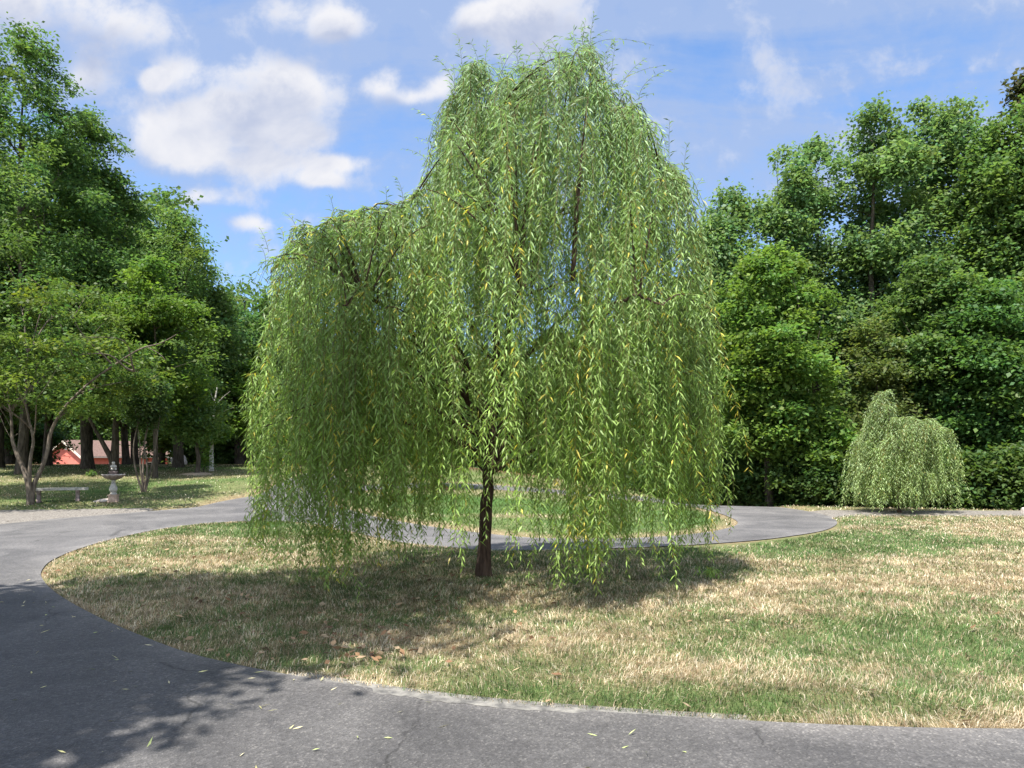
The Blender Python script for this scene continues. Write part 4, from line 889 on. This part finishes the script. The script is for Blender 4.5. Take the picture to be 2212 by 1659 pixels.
# cherub: one skinned body
def skin(name, pts, edges, radii, mat, loc, rz, label=None, cat=None, parent=None, sub=2, root=0):
    me = bpy.data.meshes.new(name); me.from_pydata(pts, edges, []); me.materials.append(mat)
    o = bpy.data.objects.new(name, me); COL.objects.link(o); o.location = loc; o.rotation_euler = (0, 0, rz)
    md = o.modifiers.new('skin', 'SKIN'); md.use_smooth_shade = True
    if not me.skin_vertices: me.skin_vertices.new() if hasattr(me.skin_vertices, 'new') else None
    for v, r in zip(me.skin_vertices[0].data, radii): v.radius = (r, r)
    me.skin_vertices[0].data[root].use_root = True
    s_ = o.modifiers.new('sub', 'SUBSURF'); s_.levels = sub; s_.render_levels = sub
    if parent: o.parent = parent
    if label: tag(o, label, cat)
    return o
cpts = [(0, 0, .055), (0, -.005, .11), (0, -.005, .16), (0, -.008, .185), (0, -.02, .215), (0, -.028, .25), (0, -.02, .275),
        (-.055, -.005, .16), (-.075, -.03, .115), (-.04, -.075, .11), (-.005, -.085, .125),
        (.055, -.005, .16), (.075, -.03, .115), (.04, -.075, .105), (.005, -.085, .118),
        (-.045, -.02, .045), (-.055, -.10, .07), (-.045, -.12, .02), (.045, -.02, .045), (.055, -.10, .07), (.045, -.12, .02)]
cedg = [(0, 1), (1, 2), (2, 3), (3, 4), (4, 5), (5, 6), (2, 7), (7, 8), (8, 9), (9, 10), (2, 11), (11, 12), (12, 13), (13, 14), (0, 15), (15, 16), (16, 17), (0, 18), (18, 19), (19, 20)]
crad = [.058, .055, .05, .03, .045, .05, .035, .026, .02, .016, .012, .026, .02, .016, .012, .034, .026, .02, .034, .026, .02]
skin('cherub_statue', cpts, cedg, crad, M_stone, (bp[0], bp[1], bz + .927), math.radians(35), 'small pale stone cherub sitting on the birdbath with folded arms', 'statue')
# low white stone ornament by the pedestal
op = P(224, 1089); oz = float(gz(*op)[0])
ot = [(-.30, 0, .02), (-.2, .01, .035), (-.1, .0, .05), (0, -.01, .055), (.09, 0, .06), (.16, .01, .10), (.19, .02, .15)]
skin('stone_ornament', ot, [(i, i + 1) for i in range(6)], [.018, .035, .055, .06, .055, .038, .022], M_rock, (op[0], op[1], oz), .1, 'low white stone ornament lying left of the birdbath foot', 'ornament')
# bench
b0 = P(126, 1088); bzz = float(gz(*b0)[0])
bench = empty('stone_bench', (b0[0], b0[1], bzz - .01), 'low grey stone bench with a curved slab seat beside the crape myrtle', 'bench')
bench.rotation_euler = (0, 0, math.radians(26))
n = 22; tq = np.linspace(-1, 1, n); cx_ = tq * .78; cy_ = .10 * (1 - tq ** 2)
bm = bmesh.new(); rows = []
for xx, yy, t in zip(cx_, cy_, tq):
    hw_ = .19 * (1 - .25 * max(0, abs(t) - .9) / .1)
    rows.append([bm.verts.new((xx, yy + s * hw_, z)) for s, z in ((-1, .36), (1, .36), (1, .43), (-1, .43))])
for r0, r1 in zip(rows, rows[1:]):
    for i in range(4): bm.faces.new([r0[i], r0[(i + 1) % 4], r1[(i + 1) % 4], r1[i]])
bm.faces.new(rows[0]); bm.faces.new(rows[-1][::-1])
bmesh.ops.bevel(bm, geom=[e for e in bm.edges if len(e.link_faces) == 2 and e.calc_face_angle(0) > .8], offset=.012, segments=2, affect='EDGES')
bobj('seat', bm, M_stone, bench)
for s in (-1, 1):
    bm = bmesh.new(); prof = [(.16, 0), (.17, .05), (.12, .12), (.11, .22), (.15, .31), (.16, .357)]
    vs = [bm.verts.new((s * .5 - .05, .04 + y, z)) for y, z in prof] + [bm.verts.new((s * .5 - .05, .04 - y, z)) for y, z in prof[::-1]]
    f = bm.faces.new(vs); ex = bmesh.ops.extrude_face_region(bm, geom=[f]); bmesh.ops.translate(bm, vec=(.10, 0, 0), verts=[v for v in ex['geom'] if isinstance(v, bmesh.types.BMVert)])
    bobj('leg', bm, M_stone_dark, bench)
# boulder at the wood edge and pale rock at the right frame edge
def rock(name, loc, sx, sy, sz, mat, label, seed):
    bm = bmesh.new(); bmesh.ops.create_icosphere(bm, subdivisions=3, radius=1); r_ = random.Random(seed); a, b_, c = [r_.random() * 6 for _ in range(3)]
    for v in bm.verts:
        p = v.co; k = 1 + .13 * math.sin(3 * p.x + a) + .11 * math.sin(4 * p.y + b_) + .08 * math.sin(5 * p.z + c + 2 * p.x)
        v.co = Vector((p.x * sx * k, p.y * sy * k, max(p.z, -.5) * sz * k))
    o = bobj(name, bm, mat, None, True); o.location = loc; return tag(o, label, 'rock')
d_ = 47.0; X = (388 - CX) / FPX * d_; rock('boulder', (X, d_, float(gz(X, d_)[0]) + .2), .55, .45, .42, M_rock, 'pale pinkish boulder at the wood edge right of the house', 3)
X = (2214 - CX) / FPX * 19.7; rock('boulder', (X, 19.7, float(gz(X, 19.7)[0]) + .05), .08, .1, .14, M_rock, 'pale stone standing beside the gravel track at the right edge', 5)
# mulch ring round the young tree and island tree
def mound(name, c, r, h, label, mat):
    V, F = lathe([(0, h), (r * .4, h * .8), (r * .75, h * .35), (r, -.02)], 28)
    V[:, :2] *= (1 + .12 * np.sin(3 * np.arctan2(V[:, 1], V[:, 0]) + c[0]))[:, None]
    zz = gz(V[:, 0] + c[0], V[:, 1] + c[1]) - float(gz(*c)[0]); V[:, 2] += zz
    o = mk(name, V, F, mat, smooth=True); o.location = (c[0], c[1], float(gz(*c)[0])); return tag(o, label, 'mulch')
M_mulch = noisemat('red_mulch', (0.16, 0.07, 0.04), (0.36, 0.19, 0.12), 18, .95, .8)
M_mulch2 = noisemat('pale_mulch', (0.34, 0.25, 0.17), (0.55, 0.43, 0.32), 14, .95, .7)
mound('mulch_ring', YT, .75, .08, 'pale mulch ring around the young tree trunk', M_mulch2)
mound('mulch_mound', it, .7, .16, 'reddish mulch mound around the island tree', M_mulch)

# ------------------------------------------------------------------ sun and sky
SUN_EL, SUN_AZ = math.radians(65), math.radians(212)     # azimuth clockwise from +Y (view direction): high, behind and a little left
sd = Vector((math.sin(SUN_AZ) * math.cos(SUN_EL), math.cos(SUN_AZ) * math.cos(SUN_EL), math.sin(SUN_EL)))
sun = bpy.data.objects.new('sun', bpy.data.lights.new('sun', 'SUN')); COL.objects.link(sun)
sun.data.energy = 5.0; sun.data.angle = math.radians(0.5); sun.data.color = (1.0, 0.955, 0.88)
sun.rotation_euler = (-sd).to_track_quat('-Z', 'Y').to_euler()
sun.location = (20, -20, 40)
world = bpy.data.worlds.new('World'); sc.world = world; world.use_nodes = True
nt = world.node_tree; L = nt.links
bgn = nt.nodes['Background']
sky = N(nt, 'ShaderNodeTexSky', sky_type='NISHITA', sun_disc=False, sun_elevation=SUN_EL, sun_rotation=SUN_AZ, altitude=200, air_density=1.0, dust_density=0.6, ozone_density=2.2)
def val(x): return x
def Mth(op, a, b=None, c=None, clamp=False):
    n = nt.nodes.new('ShaderNodeMath'); n.operation = op; n.use_clamp = clamp
    for i, v in enumerate((a, b, c)):
        if v is None: continue
        if isinstance(v, (int, float)): n.inputs[i].default_value = v
        else: L.new(v, n.inputs[i])
    return n.outputs[0]
tc = N(nt, 'ShaderNodeTexCoord'); sx = N(nt, 'ShaderNodeSeparateXYZ'); L.new(tc.outputs['Generated'], sx.inputs[0])
dx, dy, dz = sx.outputs
# clouds lie on a flat layer of air: position on the unit cloud plane seen ahead
ysafe = Mth('MAXIMUM', dy, 0.15)
u = Mth('DIVIDE', dx, ysafe); v = Mth('DIVIDE', dz, ysafe)
cv = N(nt, 'ShaderNodeCombineXYZ'); L.new(u, cv.inputs[0]); L.new(v, cv.inputs[1])
def noise(scale, detail, rough=0.55, vec=None, dist=0.0, off=None, stretch=None):
    n = N(nt, 'ShaderNodeTexNoise', i_Scale=scale, i_Detail=detail, i_Roughness=rough, i_Distortion=dist)
    src = vec
    if off or stretch:
        mp = N(nt, 'ShaderNodeMapping'); mp.inputs['Location'].default_value = off or (0, 0, 0); mp.inputs['Scale'].default_value = stretch or (1, 1, 1)
        L.new(src, mp.inputs[0]); src = mp.outputs[0]
    L.new(src, n.inputs['Vector']); return n
blobs = [(560, 185, 140, 75), (665, 225, 85, 75), (390, 255, 150, 65), (530, 290, 200, 70), (420, 320, 130, 45), (610, 368, 140, 40), (700, 390, 60, 22),
         (100, 10, 210, 65), (265, 65, 120, 55), (190, 160, 55, 50), (330, 165, 32, 22), (690, 30, 115, 55), (1140, 20, 150, 75), (1120, 100, 95, 60), (1060, 20, 80, 40),
         (842, 178, 42, 34), (890, 214, 40, 20), (952, 195, 34, 32), (475, 432, 65, 24), (745, 345, 45, 22), (370, 150, 70, 40), (730, 60, 60, 35), (540, 485, 40, 20)]
def density(ushift, vshift):
    wn = noise(5.0, 3.0, vec=cv.outputs[0]); ws = N(nt, 'ShaderNodeSeparateColor'); L.new(wn.outputs['Color'], ws.inputs[0])
    uu = Mth('ADD', Mth('ADD', u, ushift), Mth('MULTIPLY', Mth('SUBTRACT', ws.outputs[0], 0.5), 0.07))
    vv = Mth('ADD', Mth('ADD', v, vshift), Mth('MULTIPLY', Mth('SUBTRACT', ws.outputs[1], 0.5), 0.05))
    acc = None
    for px, py, rx, ry in blobs:
        a = Mth('MULTIPLY', Mth('SUBTRACT', uu, (px - CX) / FPX), FPX / rx); b = Mth('MULTIPLY', Mth('SUBTRACT', vv, (HY - py) / FPX), FPX / ry)
        q = Mth('MAXIMUM', Mth('SUBTRACT', 1.0, Mth('MULTIPLY', Mth('ADD', Mth('MULTIPLY', a, a), Mth('MULTIPLY', b, b)), 0.42)), 0.0)
        q = Mth('MULTIPLY', q, q)
        acc = q if acc is None else Mth('ADD', acc, q)
    return acc
base = density(0.0, 0.0); baseup = density(0.0, 0.035)
n1 = noise(12.0, 12.0, 0.6, cv.outputs[0], 0.15, off=(2.7, 5.2, 0)); n2 = noise(3.2, 6.0, 0.6, cv.outputs[0], 0.4, off=(3.1, 1.7, 0))
def smooth(x, lo, hi):
    m = N(nt, 'ShaderNodeMapRange', interpolation_type='SMOOTHSTEP', clamp=True); L.new(x, m.inputs[0]); m.inputs[1].default_value = lo; m.inputs[2].default_value = hi
    return m.outputs[0]
dens = Mth('ADD', Mth('MINIMUM', base, 1.3), Mth('MULTIPLY', Mth('SUBTRACT', n1.outputs['Fac'], 0.5), 3.4))
cum = smooth(dens, 0.05, 1.25)
densup = Mth('ADD', Mth('MINIMUM', baseup, 1.6), Mth('MULTIPLY', Mth('SUBTRACT', n1.outputs['Fac'], 0.5), 3.0))
# thin high cloud, streaked
ci = noise(2.2, 7.0, 0.6, cv.outputs[0], 0.5, off=(1.3, 4.0, 0), stretch=(0.8, 2.6, 1)); cirr = Mth('MULTIPLY', smooth(ci.outputs['Fac'], 0.3, 0.62), smooth(v, 0.12, 0.5))
soft = Mth('MULTIPLY', smooth(dens, -0.7, 0.6), 0.40)
thin = Mth('MINIMUM', Mth('ADD', Mth('MULTIPLY', cirr, 0.7), soft), 0.8)
# generic broken cloud for the part of the sky behind the viewer
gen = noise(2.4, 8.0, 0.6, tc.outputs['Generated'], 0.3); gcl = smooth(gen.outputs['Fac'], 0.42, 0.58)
front = smooth(dy, 0.15, 0.3)
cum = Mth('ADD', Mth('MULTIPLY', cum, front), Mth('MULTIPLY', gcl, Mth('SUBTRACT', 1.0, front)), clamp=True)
thin = Mth('MULTIPLY', thin, front)
# underside of the clouds is greyer where more cloud lies above
shade = Mth('MULTIPLY', smooth(densup, 0.0, 1.3), smooth(n2.outputs['Fac'], 0.22, 0.6))
ccol = N(nt, 'ShaderNodeMix', data_type='RGBA'); L.new(shade, ccol.inputs[0]); ccol.inputs[6].default_value = (1, 1, 1, 1); ccol.inputs[7].default_value = (0.50, 0.58, 0.77, 1)
CS = 3.1
cb_ = N(nt, 'ShaderNodeMix', data_type='RGBA', blend_type='MULTIPLY'); cb_.inputs[0].default_value = 1; L.new(ccol.outputs[2], cb_.inputs[6]); cb_.inputs[7].default_value = (CS, CS, CS * 1.04, 1)
mxa = N(nt, 'ShaderNodeMix', data_type='RGBA'); L.new(thin, mxa.inputs[0])
tint = N(nt, 'ShaderNodeMix', data_type='RGBA', blend_type='MULTIPLY'); tint.inputs[0].default_value = 1; L.new(sky.outputs[0], tint.inputs[6]); tint.inputs[7].default_value = (0.62, 0.765, 0.90, 1)
L.new(tint.outputs[2], mxa.inputs[6]); mxa.inputs[7].default_value = (1.45, 1.85, 2.75, 1)
mxb = N(nt, 'ShaderNodeMix', data_type='RGBA'); L.new(cum, mxb.inputs[0]); L.new(mxa.outputs[2], mxb.inputs[6]); L.new(cb_.outputs[2], mxb.inputs[7])
bk = N(nt, 'ShaderNodeMix', data_type='RGBA'); bk.inputs[6].default_value = (1, 1, 1, 1)
# unseen clouds behind the viewer, brightened to add ambient light
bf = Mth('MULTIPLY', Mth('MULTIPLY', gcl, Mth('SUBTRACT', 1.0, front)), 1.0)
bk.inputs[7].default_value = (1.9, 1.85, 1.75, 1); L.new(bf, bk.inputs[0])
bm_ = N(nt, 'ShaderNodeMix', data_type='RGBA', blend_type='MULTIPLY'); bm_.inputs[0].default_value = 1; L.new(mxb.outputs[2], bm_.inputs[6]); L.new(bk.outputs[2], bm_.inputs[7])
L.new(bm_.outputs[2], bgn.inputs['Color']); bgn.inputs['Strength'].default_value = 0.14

# ------------------------------------------------------------------ render settings
sc.view_settings.view_transform = 'Standard'; sc.view_settings.look = 'None'; sc.view_settings.exposure = 1.1; sc.view_settings.gamma = 1.0
sc.render.engine = 'CYCLES'
cy = sc.cycles
cy.max_bounces = 8; cy.diffuse_bounces = 5; cy.glossy_bounces = 2; cy.transmission_bounces = 5; cy.transparent_max_bounces = 4
cy.caustics_reflective = False; cy.caustics_refractive = False
